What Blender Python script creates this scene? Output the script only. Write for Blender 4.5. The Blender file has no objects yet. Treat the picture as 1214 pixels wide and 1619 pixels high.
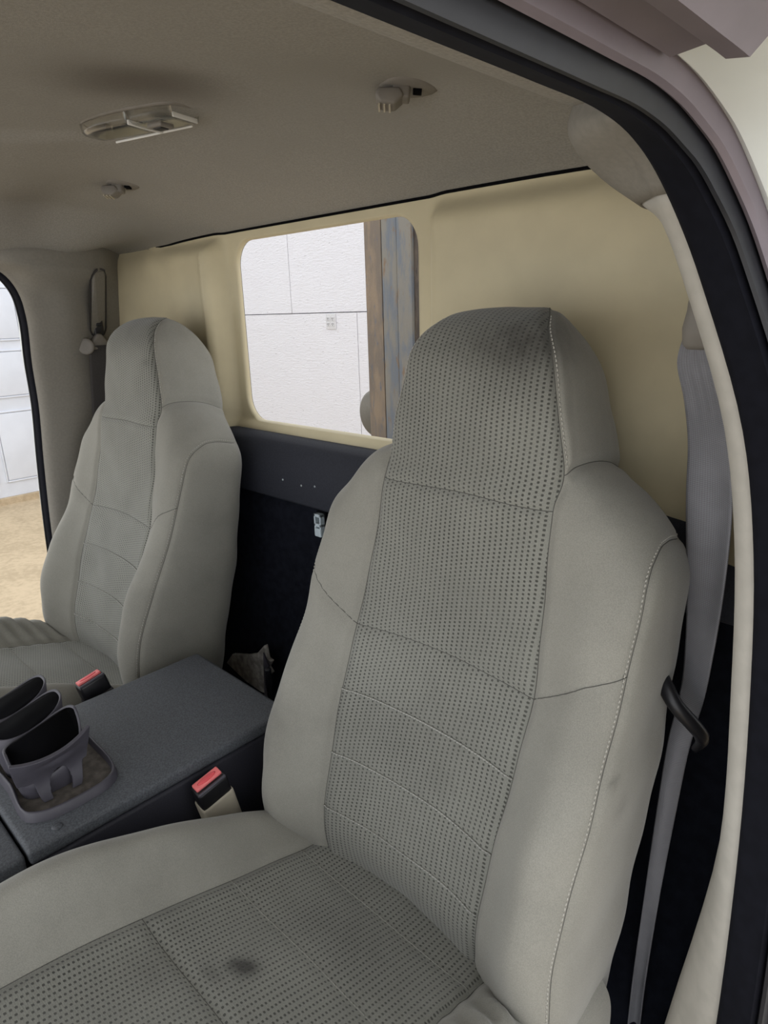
import bpy, bmesh, math, random
import numpy as np
from mathutils import Vector, Matrix

random.seed(7); rng = np.random.default_rng(7)
S = bpy.context.scene
COL = S.collection

# ------------------------------------------------------------------ camera
CAM_R = Vector((0.72004545, 0.69330038, -0.02948105))
CAM_U = Vector((-0.18505511, 0.23279282, 0.95475762))
CAM_F = Vector((-0.6687968, 0.68201326, -0.29592019))
cam_d = bpy.data.cameras.new('camera'); cam = bpy.data.objects.new('camera', cam_d); COL.objects.link(cam)
cam_d.sensor_fit = 'VERTICAL'; cam_d.sensor_height = 36.0; cam_d.lens = 36.0 * 1035.573 / 1619
cam_d.clip_start = 0.01
M = Matrix.Identity(4)
for i in range(3):
    M[i][0] = CAM_R[i]; M[i][1] = CAM_U[i]; M[i][2] = -CAM_F[i]
M[0][3], M[1][3], M[2][3] = 0.932639, 0.0, 1.70
cam.matrix_world = M
S.camera = cam

# ------------------------------------------------------------------ world, light, exposure
w = bpy.data.worlds.new('world'); S.world = w; w.use_nodes = True
bg = w.node_tree.nodes['Background']
bg.inputs[0].default_value = (0.95, 0.97, 1.0, 1); bg.inputs[1].default_value = 1.95
S.view_settings.view_transform = 'Standard'; S.view_settings.look = 'None'
S.view_settings.exposure = 0.0; S.view_settings.gamma = 1.0; S.view_settings.use_curve_mapping = False

# ------------------------------------------------------------------ materials
def srgb(r, g, b):
    f = lambda c: (c / 255 / 12.92) if c / 255 <= 0.04045 else ((c / 255 + 0.055) / 1.055) ** 2.4
    return (f(r), f(g), f(b), 1)

class NT:
    def __init__(s, name):
        s.m = bpy.data.materials.new(name); s.m.use_nodes = True
        s.t = s.m.node_tree; s.b = s.t.nodes['Principled BSDF']
    def n(s, typ, **kw):
        x = s.t.nodes.new(typ)
        for k, v in kw.items(): setattr(x, k, v)
        return x
    def l(s, a, b): s.t.links.new(a, b)
    def math(s, op, a, b=None, c=None):
        x = s.n('ShaderNodeMath', operation=op)
        for i, v in enumerate((a, b, c)):
            if v is None: continue
            if isinstance(v, (int, float)): x.inputs[i].default_value = v
            else: s.l(v, x.inputs[i])
        return x.outputs[0]
    def noise(s, scale, detail=2.0, rough=0.5, vec=None):
        x = s.n('ShaderNodeTexNoise'); x.inputs['Scale'].default_value = scale
        x.inputs['Detail'].default_value = detail; x.inputs['Roughness'].default_value = rough
        if vec is None:
            vec = s.n('ShaderNodeTexCoord').outputs['Object']
        s.l(vec, x.inputs['Vector']); return x.outputs[0]
    def ramp(s, fac, p0, p1):
        x = s.n('ShaderNodeMapRange', interpolation_type='SMOOTHSTEP')
        x.inputs[1].default_value = p0; x.inputs[2].default_value = p1
        s.l(fac, x.inputs[0]); return x.outputs[0]
    def mix(s, fac, a, b):
        x = s.n('ShaderNodeMix', data_type='RGBA')
        if isinstance(fac, (int, float)): x.inputs[0].default_value = fac
        else: s.l(fac, x.inputs[0])
        for i, v in ((6, a), (7, b)):
            if isinstance(v, tuple): x.inputs[i].default_value = v
            else: s.l(v, x.inputs[i])
        return x.outputs[2]
    def bump(s, h, strength=0.3, dist=0.001):
        x = s.n('ShaderNodeBump'); x.inputs['Strength'].default_value = strength; x.inputs['Distance'].default_value = dist
        s.l(h, x.inputs['Height']); s.l(x.outputs[0], s.b.inputs['Normal'])
    def set(s, **kw):
        for k, v in kw.items(): s.b.inputs[k.replace('_', ' ')].default_value = v
    def color(s, c):
        if isinstance(c, tuple): s.b.inputs['Base Color'].default_value = c
        else: s.l(c, s.b.inputs['Base Color'])

def plain(name, rgb, rough=0.6, var=0.08, scale=30, bump=0.0, bscale=400, bdist=0.0006, metallic=0.0, spec=0.5):
    k = NT(name); c = srgb(*rgb)
    d = tuple(x * (1 - var) for x in c[:3]) + (1,)
    l = tuple(min(1, x * (1 + var)) for x in c[:3]) + (1,)
    k.color(k.mix(k.ramp(k.noise(scale, 4), 0.3, 0.7), d, l))
    k.set(Roughness=rough, Metallic=metallic); k.b.inputs['Specular IOR Level'].default_value = spec
    if bump: k.bump(k.noise(bscale, 3), bump, bdist)
    return k.m

def fabric(name, rgb, dots=False):
    k = NT(name); c = srgb(*rgb)
    blot = k.ramp(k.noise(9, 4, 0.6), 0.35, 0.75)
    base = k.mix(blot, tuple(x * 1.04 for x in c[:3]) + (1,), tuple(x * 0.90 for x in c[:3]) + (1,))
    fine = k.noise(900, 2)
    base = k.mix(k.ramp(fine, 0.3, 0.7), base, k.mix(0.2, base, (0.02, 0.02, 0.02, 1)))
    h = fine
    if dots:
        uv = k.n('ShaderNodeUVMap'); uv.uv_map = 'UVMap'
        sp = k.n('ShaderNodeSeparateXYZ'); k.l(uv.outputs[0], sp.inputs[0])
        PX, PY = 0.0074, 0.0050
        u = k.math('DIVIDE', sp.outputs[0], PX)
        col = k.math('FLOOR', u)
        par = k.math('MULTIPLY', k.math('MODULO', k.math('ABSOLUTE', col), 2.0), 0.5)
        fu = k.math('SUBTRACT', k.math('FRACT', u), 0.5)
        v = k.math('ADD', k.math('DIVIDE', sp.outputs[1], PY), par)
        fv = k.math('SUBTRACT', k.math('FRACT', v), 0.5)
        du = k.math('ABSOLUTE', k.math('MULTIPLY', fu, PX)); dv = k.math('ABSOLUTE', k.math('MULTIPLY', fv, PY))
        d = k.math('MAXIMUM', k.math('DIVIDE', du, 0.00150), k.math('DIVIDE', dv, 0.00130))
        d2 = k.math('SQRT', k.math('ADD', k.math('POWER', k.math('DIVIDE', du, 0.00165), 2.0), k.math('POWER', k.math('DIVIDE', dv, 0.00145), 2.0)))
        dd = k.math('MULTIPLY', k.math('ADD', d, d2), 0.5)
        mask = k.math('SUBTRACT', 1.0, k.ramp(dd, 0.75, 1.15))
        wear = k.math('MULTIPLY', mask, k.math('ADD', 0.62, k.math('MULTIPLY', k.noise(14, 2), 0.55)))
        base = k.mix(wear, base, tuple(x * 0.24 for x in c[:3]) + (1,))
        # fine ribs between the dots
        rib = k.math('SINE', k.math('MULTIPLY', sp.outputs[1], 2 * math.pi / 0.0022))
        h = k.math('SUBTRACT', k.math('ADD', k.math('MULTIPLY', fine, 0.35), k.math('MULTIPLY', rib, 0.08)), k.math('MULTIPLY', mask, 0.8))
    at = k.n('ShaderNodeAttribute'); at.attribute_name = 'darkening'
    st = k.math('MULTIPLY', at.outputs['Fac'], k.math('ADD', 0.6, k.math('MULTIPLY', k.noise(60, 4), 0.8)))
    st = k.math('MINIMUM', st, 0.9)
    base = k.mix(st, base, (0.035, 0.032, 0.028, 1))
    k.color(base); k.set(Roughness=0.92)
    k.b.inputs['Specular IOR Level'].default_value = 0.15
    k.b.inputs['Sheen Weight'].default_value = 0.25; k.b.inputs['Sheen Roughness'].default_value = 0.5
    k.bump(h, 0.5 if dots else 0.25, 0.0008 if dots else 0.0004)
    return k.m

MT = {}
MT['fabric'] = fabric('plain_seat_fabric', (144, 142, 133))
MT['woven'] = fabric('dotted_seat_fabric', (135, 135, 127), True)
MT['seam'] = plain('seam_crease_shade', (82, 81, 76), 0.9)  # dark colour for the shade in seam creases
MT['stitch'] = plain('stitch_thread_light', (172, 169, 160), 0.8)
MT['crease'] = plain('pressed_crease', (160, 159, 152), 0.9)
MT['crease_soft'] = plain('pressed_cushion_crease', (142, 141, 133), 0.9)
MT['headliner'] = plain('headliner_felt', (160, 156, 148), 0.95, 0.10, 350, 0.35, 900, 0.0006, spec=0.1)
def headliner_mat():
    k = NT('headliner_felt'); c = srgb(150, 147, 141); f = k.noise(350, 4)
    base = k.mix(k.ramp(f, 0.3, 0.7), tuple(x * 0.9 for x in c[:3]) + (1,), tuple(x * 1.1 for x in c[:3]) + (1,))
    base = k.mix(k.ramp(k.noise(5, 3), 0.4, 0.8), base, tuple(x * 0.93 for x in c[:3]) + (1,))
    at = k.n('ShaderNodeAttribute'); at.attribute_name = 'darkening'
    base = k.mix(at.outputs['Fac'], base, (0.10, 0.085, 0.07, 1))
    k.color(base); k.set(Roughness=0.95); k.b.inputs['Specular IOR Level'].default_value = 0.1
    k.bump(k.noise(900, 3), 0.35, 0.0006); return k.m
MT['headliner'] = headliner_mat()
MT['pillar'] = plain('pillar_trim_shaded', (131, 127, 119), 0.85, 0.05, 200, 0.3, 700, 0.0004, spec=0.25)  # pillar plastic with shade mixed into its colour
MT['pillar_lit'] = plain('pillar_trim_lit', (178, 174, 165), 0.7, 0.05, 60, 0.2, 700, 0.0003, spec=0.3)  # same plastic, daylight painted in as a lighter colour
MT['cream'] = plain('cream_wall_paint', (200, 189, 158), 0.55, 0.05, 12, 0.12, 300, 0.0004, spec=0.3)
MT['rubber'] = plain('black_rubber', (20, 21, 28), 0.85, 0.15, 80, 0.15, 300, 0.0004, spec=0.12)
MT['rubber_edge'] = plain('black_rubber_gloss', (30, 31, 36), 0.45, 0.1, 80)
MT['carpet'] = plain('black_carpet', (25, 27, 34), 1.0, 0.2, 60, 0.5, 900, 0.0015, spec=0.05)
MT['ledge'] = plain('dark_ledge_plastic', (44, 46, 54), 0.8, 0.12, 300, 0.4, 900, 0.0005, spec=0.3)
MT['console'] = plain('console_plastic', (80, 83, 88), 0.62, 0.28, 420, 0.6, 800, 0.0006, spec=0.45)
MT['console_dark'] = plain('console_side_dark', (44, 44, 52), 0.6, 0.14, 500, 0.4, 800, 0.0005, spec=0.4)  # console sides, darker than the lid
MT['cup'] = plain('cup_holder_plastic', (72, 70, 78), 0.48, 0.08, 60, 0.12, 600, 0.0003)
MT['dust'] = plain('dusty_tray', (84, 78, 72), 0.9, 0.3, 90)
MT['black'] = plain('black_plastic', (24, 24, 28), 0.4, 0.1, 60)
MT['red'] = plain('red_release_button', (238, 122, 122), 0.45, 0.03, 60)
MT['beige'] = plain('beige_plastic', (178, 170, 152), 0.6, 0.04, 60)
MT['metal'] = plain('zinc_steel', (190, 196, 200), 0.4, 0.08, 60, metallic=0.6)
MT['bracket'] = plain('grey_bracket', (176, 188, 194), 0.6, 0.06, 60)
MT['greyplastic'] = plain('grey_hook_plastic', (120, 115, 108), 0.6, 0.05, 60)
MT['lavender'] = plain('satin_rail_paint', (118, 109, 115), 0.45, 0.05, 25, metallic=0.1)
MT['white_paint'] = plain('white_body_paint', (222, 226, 222), 0.28, 0.02, 20)
MT['darkbody'] = plain('dark_roof_seam', (90, 90, 94), 0.5, 0.05, 20)
MT['dark'] = plain('dark_gap', (8, 8, 11), 0.95, spec=0.1)
MT['scrap'] = plain('dusty_scrap', (150, 146, 140), 0.8, 0.35, 70, 0.5, 150, 0.002)
MT['disc'] = plain('dull_grey_drum', (96, 92, 84), 0.6, 0.2, 8)
MT['rib_white'] = plain('lamp_rib', (225, 224, 220), 0.4, 0.02, 20)
MT['outlet'] = plain('outlet_plate', (196, 195, 197), 0.5, 0.02, 20)
MT['white_door'] = plain('white_door_paint', (212, 216, 224), 0.5, 0.03, 6)

def belt_mat():
    k = NT('grey_webbing'); c = srgb(128, 128, 133)
    uv = k.n('ShaderNodeUVMap'); uv.uv_map = 'UVMap'
    sp = k.n('ShaderNodeSeparateXYZ'); k.l(uv.outputs[0], sp.inputs[0])
    wv = k.math('SINE', k.math('MULTIPLY', sp.outputs[1], 2 * math.pi / 0.0021))
    wu = k.math('SINE', k.math('MULTIPLY', sp.outputs[0], 2 * math.pi / 0.0024))
    tex = k.math('ADD', k.math('MULTIPLY', wv, 0.3), k.math('MULTIPLY', wu, 0.2))
    k.color(k.mix(k.ramp(k.math('ADD', tex, k.math('MULTIPLY', k.noise(18, 3), 1.4)), 0.1, 1.3), tuple(x * 0.70 for x in c[:3]) + (1,), tuple(x * 1.15 for x in c[:3]) + (1,)))
    k.set(Roughness=0.7); k.bump(tex, 0.35, 0.0006); return k.m
MT['webbing'] = belt_mat()
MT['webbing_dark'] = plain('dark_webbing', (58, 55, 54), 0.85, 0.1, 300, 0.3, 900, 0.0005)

def osb_mat():
    k = NT('white_painted_strand_board'); c = srgb(217, 216, 221)
    tc = k.n('ShaderNodeTexCoord').outputs['Object']
    mp = k.n('ShaderNodeMapping'); mp.inputs['Scale'].default_value = (9, 9, 34); k.l(tc, mp.inputs['Vector'])
    f1 = k.noise(2.2, 5, 0.7, mp.outputs[0])
    mp2 = k.n('ShaderNodeMapping'); mp2.inputs['Scale'].default_value = (1.2, 1, 2.6); k.l(tc, mp2.inputs['Vector'])
    f2 = k.noise(34, 6, 0.75, mp2.outputs[0])
    chip = k.ramp(f2, 0.62, 0.66)
    k.color(k.mix(k.math('MULTIPLY', chip, 0.7), c, srgb(130, 128, 130)))
    k.set(Roughness=0.75); k.bump(k.math('ADD', f1, k.math('MULTIPLY', f2, 0.5)), 0.9, 0.010); return k.m
MT['osb'] = osb_mat()

def rust_mat(name, a, b, c, sc=6):
    k = NT(name)
    tc = k.n('ShaderNodeTexCoord').outputs['Object']
    mp = k.n('ShaderNodeMapping'); mp.inputs['Scale'].default_value = (3, 3, 0.8); k.l(tc, mp.inputs['Vector'])
    n1 = k.noise(sc, 6, 0.65, mp.outputs[0]); n2 = k.noise(sc * 2.3, 6, 0.7, mp.outputs[0])
    base = k.mix(k.ramp(n1, 0.42, 0.6), srgb(*a), srgb(*b))
    k.color(k.mix(k.ramp(n2, 0.56, 0.66), base, srgb(*c)))
    k.set(Roughness=0.75); k.bump(n2, 0.3, 0.002); return k.m
MT['rust_brown'] = rust_mat('rusty_brown_steel', (104, 93, 82), (124, 108, 90), (84, 88, 96))
MT['rust_blue'] = rust_mat('worn_blue_steel', (96, 101, 108), (116, 112, 104), (112, 94, 76))
MT['rust_dark'] = rust_mat('dark_rust', (64, 56, 50), (96, 84, 72), (40, 36, 34))

def concrete_mat():
    k = NT('tan_concrete')
    n = k.noise(3, 8, 0.65); n2 = k.noise(24, 5, 0.6)
    k.color(k.mix(k.ramp(k.math('ADD', k.math('MULTIPLY', n, 0.6), k.math('MULTIPLY', n2, 0.4)), 0.38, 0.62), srgb(172, 154, 126), srgb(192, 173, 144)))
    k.set(Roughness=0.85); k.bump(n2, 0.2, 0.004); return k.m
MT['concrete'] = concrete_mat()

def glass_mat(name, tint, refl=1.0, rough=0.02):
    m = bpy.data.materials.new(name); m.use_nodes = True; t = m.node_tree
    t.nodes.remove(t.nodes['Principled BSDF']); out = t.nodes['Material Output']
    tr = t.nodes.new('ShaderNodeBsdfTransparent'); tr.inputs[0].default_value = tint
    gl = t.nodes.new('ShaderNodeBsdfGlossy'); gl.inputs['Roughness'].default_value = rough
    fr = t.nodes.new('ShaderNodeLayerWeight'); fr.inputs[0].default_value = 0.5
    pw = t.nodes.new('ShaderNodeMath'); pw.operation = 'POWER'; pw.inputs[1].default_value = 3.0; t.links.new(fr.outputs['Facing'], pw.inputs[0])
    mu = t.nodes.new('ShaderNodeMath'); mu.operation = 'MULTIPLY'; mu.inputs[1].default_value = refl
    t.links.new(pw.outputs[0], mu.inputs[0])
    mx = t.nodes.new('ShaderNodeMixShader')
    t.links.new(mu.outputs[0], mx.inputs[0]); t.links.new(tr.outputs[0], mx.inputs[1]); t.links.new(gl.outputs[0], mx.inputs[2])
    t.links.new(mx.outputs[0], out.inputs[0]); return m
MT['glass'] = glass_mat('clear_window_glass', (0.985, 0.985, 0.985, 1), 0.05)
MT['lens'] = glass_mat('clear_lamp_lens', (0.94, 0.94, 0.93, 1), 0.9, 0.08)

# ------------------------------------------------------------------ mesh helpers
def link(name, me, mat, parent=None):
    o = bpy.data.objects.new(name, me); COL.objects.link(o)
    if mat is not None: me.materials.append(MT[mat] if isinstance(mat, str) else mat)
    if parent is not None: o.parent = parent
    return o

def mesh(name, V, Fc, mat, parent=None, smooth=True, uv=None, attr=None):
    me = bpy.data.meshes.new(name)
    me.from_pydata([tuple(map(float, v)) for v in V], [], [tuple(map(int, f)) for f in Fc])
    if uv is not None:
        L = me.uv_layers.new(name='UVMap')
        idx = np.empty(len(me.loops), int); me.loops.foreach_get('vertex_index', idx)
        L.data.foreach_set('uv', np.asarray(uv, float)[idx].ravel())
    if attr is not None:
        A = me.attributes.new('darkening', 'FLOAT', 'POINT'); A.data.foreach_set('value', np.asarray(attr, float))
    if smooth: me.polygons.foreach_set('use_smooth', [True] * len(me.polygons))
    me.update()
    return link(name, me, mat, parent)

def empty(name, loc=(0, 0, 0)):
    o = bpy.data.objects.new(name, None); COL.objects.link(o); o.location = loc; o.empty_display_size = 0.05; return o

def tag(o, label, cat, group=None, kind=None):
    if label: o['label'] = label
    if cat: o['category'] = cat
    if group: o['group'] = group
    if kind: o['kind'] = kind
    return o

def struct(o, label, cat): return tag(o, label, cat, kind='structure')

def keep(child, root):
    """children of a moved empty are built in world space: undo the empty's offset"""
    child.matrix_parent_inverse = Matrix.Translation(-Vector(root.location)); return child

class MB:
    def __init__(s): s.V = []; s.F = []
    def add(s, V, F):
        n = len(s.V); s.V += [tuple(v) for v in V]; s.F += [tuple(i + n for i in f) for f in F]; return s
    def box(s, c, size, R=None, bev=0.0):
        bm = bmesh.new(); bmesh.ops.create_cube(bm, size=1.0)
        for v in bm.verts: v.co = Vector((v.co.x * size[0], v.co.y * size[1], v.co.z * size[2]))
        if bev: bmesh.ops.bevel(bm, geom=bm.edges[:], offset=bev, segments=2, profile=0.6, affect='EDGES')
        bm.verts.index_update()
        V = [(R @ v.co if R else v.co) + Vector(c) for v in bm.verts]; F = [[v.index for v in f.verts] for f in bm.faces]
        bm.free(); return s.add(V, F)
    def tube(s, pts, r, n=8, cap=True):
        P = [Vector(p) for p in pts]; rr = r if hasattr(r, '__len__') else [r] * len(P)
        V = []; F = []; up = None
        for i, p in enumerate(P):
            t = (P[min(i + 1, len(P) - 1)] - P[max(i - 1, 0)]).normalized()
            if up is None: up = t.orthogonal().normalized()
            up = (up - t * up.dot(t)); up = up.normalized() if up.length > 1e-6 else t.orthogonal().normalized()
            b = t.cross(up)
            for k in range(n):
                a = 2 * math.pi * k / n; V.append(p + (up * math.cos(a) + b * math.sin(a)) * rr[i])
        for i in range(len(P) - 1):
            for k in range(n):
                k2 = (k + 1) % n; F.append((i * n + k, i * n + k2, (i + 1) * n + k2, (i + 1) * n + k))
        if cap: F.append(tuple(range(n))[::-1]); F.append(tuple((len(P) - 1) * n + k for k in range(n)))
        return s.add(V, F)
    def prism(s, poly, axis, h, bev=0):
        """poly: list of 3D points; extruded along vector axis*h"""
        A = Vector(axis).normalized() * h; n = len(poly)
        V = [Vector(p) for p in poly] + [Vector(p) + A for p in poly]
        F = [tuple(range(n))[::-1], tuple(range(n, 2 * n))] + [(i, (i + 1) % n, n + (i + 1) % n, n + i) for i in range(n)]
        return s.add(V, F)
    def build(s, name, mat, parent=None, smooth=False, bevel=0.0):
        o = mesh(name, s.V, s.F, mat, parent, smooth)
        bm = bmesh.new(); bm.from_mesh(o.data); bmesh.ops.recalc_face_normals(bm, faces=bm.faces[:]); bm.to_mesh(o.data); bm.free()
        if bevel:
            b = o.modifiers.new('bevel', 'BEVEL'); b.width = bevel; b.segments = 3; b.limit_method = 'ANGLE'; b.angle_limit = math.radians(35)
            o.data.polygons.foreach_set('use_smooth', [True] * len(o.data.polygons))
        return o

def cr(P, n_per, closed=False):
    """Catmull-Rom through rows of an array P[k,...]: n_per samples per span (last point included)"""
    P = np.asarray(P, float); K = len(P)
    d = np.diff(P, axis=0); L = np.sqrt((d.reshape(K - 1, -1) ** 2).sum(1) / max(1, P[0].size // 3)) ** 0.5 + 1e-6
    T = np.concatenate([[0], np.cumsum(L)])
    tan = np.empty_like(P)
    for i in range(1, K - 1):
        h0, h1 = L[i - 1], L[i]
        tan[i] = (h1 * (P[i] - P[i - 1]) / h0 + h0 * (P[i + 1] - P[i]) / h1) / (h0 + h1)
    tan[0] = (P[1] - P[0]) / L[0]; tan[-1] = (P[-1] - P[-2]) / L[-1]
    out = []
    for i in range(K - 1):
        n = n_per[i] if hasattr(n_per, '__len__') else n_per
        for j in range(n):
            t = j / n; h = L[i]
            out.append((2 * t**3 - 3 * t**2 + 1) * P[i] + (t**3 - 2 * t**2 + t) * h * tan[i] + (-2 * t**3 + 3 * t**2) * P[i + 1] + (t**3 - t**2) * h * tan[i + 1])
    out.append(P[-1]); return np.array(out)

def grid_mesh(name, G, mat, parent=None, uv=None, flip=False, attr=None, smooth=True):
    """G[r,c,3]"""
    r, c = G.shape[:2]; V = G.reshape(-1, 3)
    F = [(i * c + j, i * c + j + 1, (i + 1) * c + j + 1, (i + 1) * c + j) for i in range(r - 1) for j in range(c - 1)]
    if flip: F = [f[::-1] for f in F]
    return mesh(name, V, F, mat, parent, smooth, uv, attr)

def loft(name, secs, mat, parent=None, closed=True, caps=True, smooth=True, bevel=0):
    secs = [[Vector(p) for p in s] for s in secs]; n = len(secs[0]); m = MB(); V = [p for s in secs for p in s]; F = []
    for i in range(len(secs) - 1):
        for k in range(n if closed else n - 1):
            k2 = (k + 1) % n; F.append((i * n + k, i * n + k2, (i + 1) * n + k2, (i + 1) * n + k))
    if caps and closed: F.append(tuple(range(n))[::-1]); F.append(tuple((len(secs) - 1) * n + k for k in range(n)))
    m.add(V, F); return m.build(name, mat, parent, smooth, bevel)

def solid(o, t, offset=0.0):
    md = o.modifiers.new('solidify', 'SOLIDIFY'); md.thickness = t; md.offset = offset; return o

# ================================================================== SETTING: the shop outside
def box_obj(name, c, size, mat, parent=None, bev=0.0, smooth=False): 
    return MB().box(c, size, None, bev).build(name, mat, parent, smooth)

g = box_obj('floor', (-2, 1, -0.05), (14, 10, 0.1), 'concrete')
struct(g, 'tan concrete shop floor seen through the far door opening', 'floor')
WY = 3.6
wb = box_obj('wall_back', (-2.2, WY + 0.06, 1.6), (7.4, 0.08, 3.2), 'dark')
struct(wb, 'white painted strand board shop wall seen through the rear window', 'wall')
seam_u, seam_l, seam_z = -3.58, -2.80, 1.685
for (x0, x1, z0, z1) in ((-5.85, seam_u, seam_z, 3.1), (seam_u, seam_u + 2.44, seam_z, 3.1), (seam_u + 2.44, 1.4, seam_z, 3.1), (-5.85, seam_l - 2.44, 0.02, seam_z), (seam_l - 2.44, seam_l, 0.02, seam_z), (seam_l, seam_l + 2.44, 0.02, seam_z), (seam_l + 2.44, 1.4, 0.02, seam_z)):
    box_obj('panel', ((x0 + x1) / 2, WY, (z0 + z1) / 2), (x1 - x0 - 0.006, 0.04, z1 - z0 - 0.006), 'osb', wb)
wl = box_obj('wall_left', (-6.08, 1.0, 1.6), (0.1, 6, 3.2), 'white_paint')
struct(wl, 'plain white shop wall around the panelled door', 'wall')
thr = box_obj('baseboard_left', (-5.99, 1.9, 0.03), (0.10, 4.0, 0.06), MT['dust'])
thr.data.materials[0] = MT['concrete']; struct(thr, 'worn sill strip along the foot of the white shop door', 'sill')
# white panelled door
dr = box_obj('door_1', (-6.01, 1.83, 1.09), (0.04, 0.92, 2.06), 'white_door', bev=0.004)
struct(dr, 'white panelled shop door seen through the far cab opening', 'door')
for yc in (1.61, 2.05):
    for (z0, z1) in ((0.22, 0.86), (1.02, 1.42), (1.54, 1.98)):
        m = MB(); yh = 0.17
        m.box((-5.985, yc, (z0 + z1) / 2), (0.016, 2 * yh, z1 - z0), None, 0.006); 
        fr = m.build('panel', 'white_door', dr, True)
        mm = MB()
        for s in (-1, 1):
            mm.box((-5.985, yc + s * (yh + 0.012), (z0 + z1) / 2), (0.020, 0.014, z1 - z0 + 0.03), None, 0.003)
        for zz in (z0 - 0.012, z1 + 0.012):
            mm.box((-5.985, yc, zz), (0.020, 2 * yh + 0.03, 0.014), None, 0.003)
        mm.build('panel_moulding', 'white_door', dr, True)

# rusty lift column right behind the cab
post = empty('steel_column', (-0.84, 1.9, 0))
tag(post, 'rusty brown and worn blue steel column right behind the rear window', 'column')
def post_part(name, x0, x1, y0, y1, mat, z1=3.0):
    return keep(box_obj(name, ((x0 + x1) / 2, (y0 + y1) / 2, z1 / 2), (x1 - x0, y1 - y0, z1), mat, post, 0.003), post)
post_part('brown_channel', -0.978, -0.890, 1.885, 1.99, 'rust_brown')['label'] = 'rusty brown channel'
post_part('web', -0.90, -0.87, 1.93, 2.0, 'rust_dark')
post_part('blue_channel', -0.882, -0.806, 1.88, 1.99, 'rust_blue')['label'] = 'worn blue channel'
post_part('web', -0.815, -0.78, 1.925, 2.0, 'rust_dark')
post_part('blue_channel', -0.797, -0.728, 1.87, 1.97, 'rust_blue')
post_part('rusted_edge', -0.728, -0.690, 1.885, 1.97, 'rust_dark')['label'] = 'dark rusted edge'
bp = keep(MB().box((-0.84, 1.93, 0.01), (0.5, 0.4, 0.02)).build('base_plate', 'rust_dark', post), post)
# round drum behind the column
def lathe(prof, n=32):
    V = []; F = []
    for (r, h) in prof:
        for k in range(n):
            a = 2 * math.pi * k / n; V.append((r * math.cos(a), r * math.sin(a), h))
    for i in range(len(prof) - 1):
        for k in range(n):
            k2 = (k + 1) % n; F.append((i * n + k, i * n + k2, (i + 1) * n + k2, (i + 1) * n + k))
    F.append(tuple(range(n))[::-1]); F.append(tuple((len(prof) - 1) * n + k for k in range(n)))
    return V, F
V, F = lathe([(0.02, 0), (0.09, 0.0), (0.105, 0.012), (0.108, 0.03), (0.108, 0.17), (0.105, 0.188), (0.09, 0.2), (0.02, 0.2)])
R = Matrix.Rotation(math.radians(90), 3, 'X')
drum = MB().add([R @ Vector(v) + Vector((-1.130, 2.26, 1.255)) for v in V], F).build('round_tank', 'disc', None, True)
drum.modifiers.new('e', 'EDGE_SPLIT').split_angle = math.radians(50)
tag(drum, 'dull grey round tank end poking out left behind the rusty column', 'tank')
arm = MB().box((-0.985, 2.14, 1.24), (0.26, 0.05, 0.05)).box((-0.875, 2.05, 1.24), (0.04, 0.13, 0.05)).build('mount', 'rust_dark', drum)

# double outlet on the strand board
ox, oz = -3.092, 1.618
ot = empty('wall_outlet', (ox, WY - 0.02, oz)); tag(ot, 'small white double power outlet on the white board wall', 'outlet')
keep(MB().box((ox, WY - 0.024, oz), (0.115, 0.008, 0.115), None, 0.002).build('cover_plate', 'outlet', ot), ot)
for sx in (-0.026, 0.026):
    for sz in (-0.021, 0.021):
        so = keep(MB().box((ox + sx, WY - 0.030, oz + sz), (0.036, 0.006, 0.030), None, 0.002).build('socket', 'outlet', ot), ot)
        q = MB()
        for dx in (-0.007, 0.007): q.box((ox + sx + dx, WY - 0.0335, oz + sz + 0.003), (0.003, 0.002, 0.012))
        q.box((ox + sx, WY - 0.0335, oz + sz - 0.009), (0.005, 0.002, 0.005)); q.build('slots', 'dark', so)
        so.children[0].matrix_parent_inverse = so.matrix_parent_inverse.copy() if False else Matrix.Identity(4)

# ================================================================== SETTING: the cab shell
# ---- headliner
def sm(a, b, x): 
    t = np.clip((x - a) / (b - a), 0, 1); return t * t * (3 - 2 * t)
def ceil_z(x, y):
    ax = np.abs(x)
    a = 0.085 * np.clip((y - 0.42) / 0.43, 0, 2) ** 2
    b = 0.095 * (ax / 0.80) ** 2.3
    d = (np.abs(a) ** 2.6 + np.abs(b) ** 2.6) ** (1 / 2.6)
    z = 1.958 - d
    door = sm(0.85, 0.62, y)
    z = z - door * 0.058 * sm(0.52, 0.655, ax)
    z = z + door * 0.014 * sm(0.662, 0.705, ax)
    # pressed hollow for the dome lamp panel
    u = (x - 0.16) * 0.838 - (y - 0.435) * 0.546; v = (x - 0.16) * 0.546 + (y - 0.435) * 0.838
    z = z + 0.003 * np.exp(-np.abs(u / 0.045) ** 2.4 - np.abs(v / 0.075) ** 2.6)
    # crease running forward from the lamp
    q = (x + 0.108) * 0.87 - (y - 0.485) * 0.49
    z = z - 0.010 * sm(0.012, -0.03, q) * sm(0.60, 0.40, y) * sm(0.70, 0.3, ax)
    # dimples round the two hooks
    for hx in (-0.37, 0.37):
        z = z + 0.006 * np.exp(-(((x - hx - 0.01) / 0.05) ** 2 + ((y - 0.63) / 0.05) ** 2))
    # rear lip
    return z
xs = np.linspace(-0.82, 0.82, 165); ys = np.linspace(-0.75, 0.880, 152)
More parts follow.
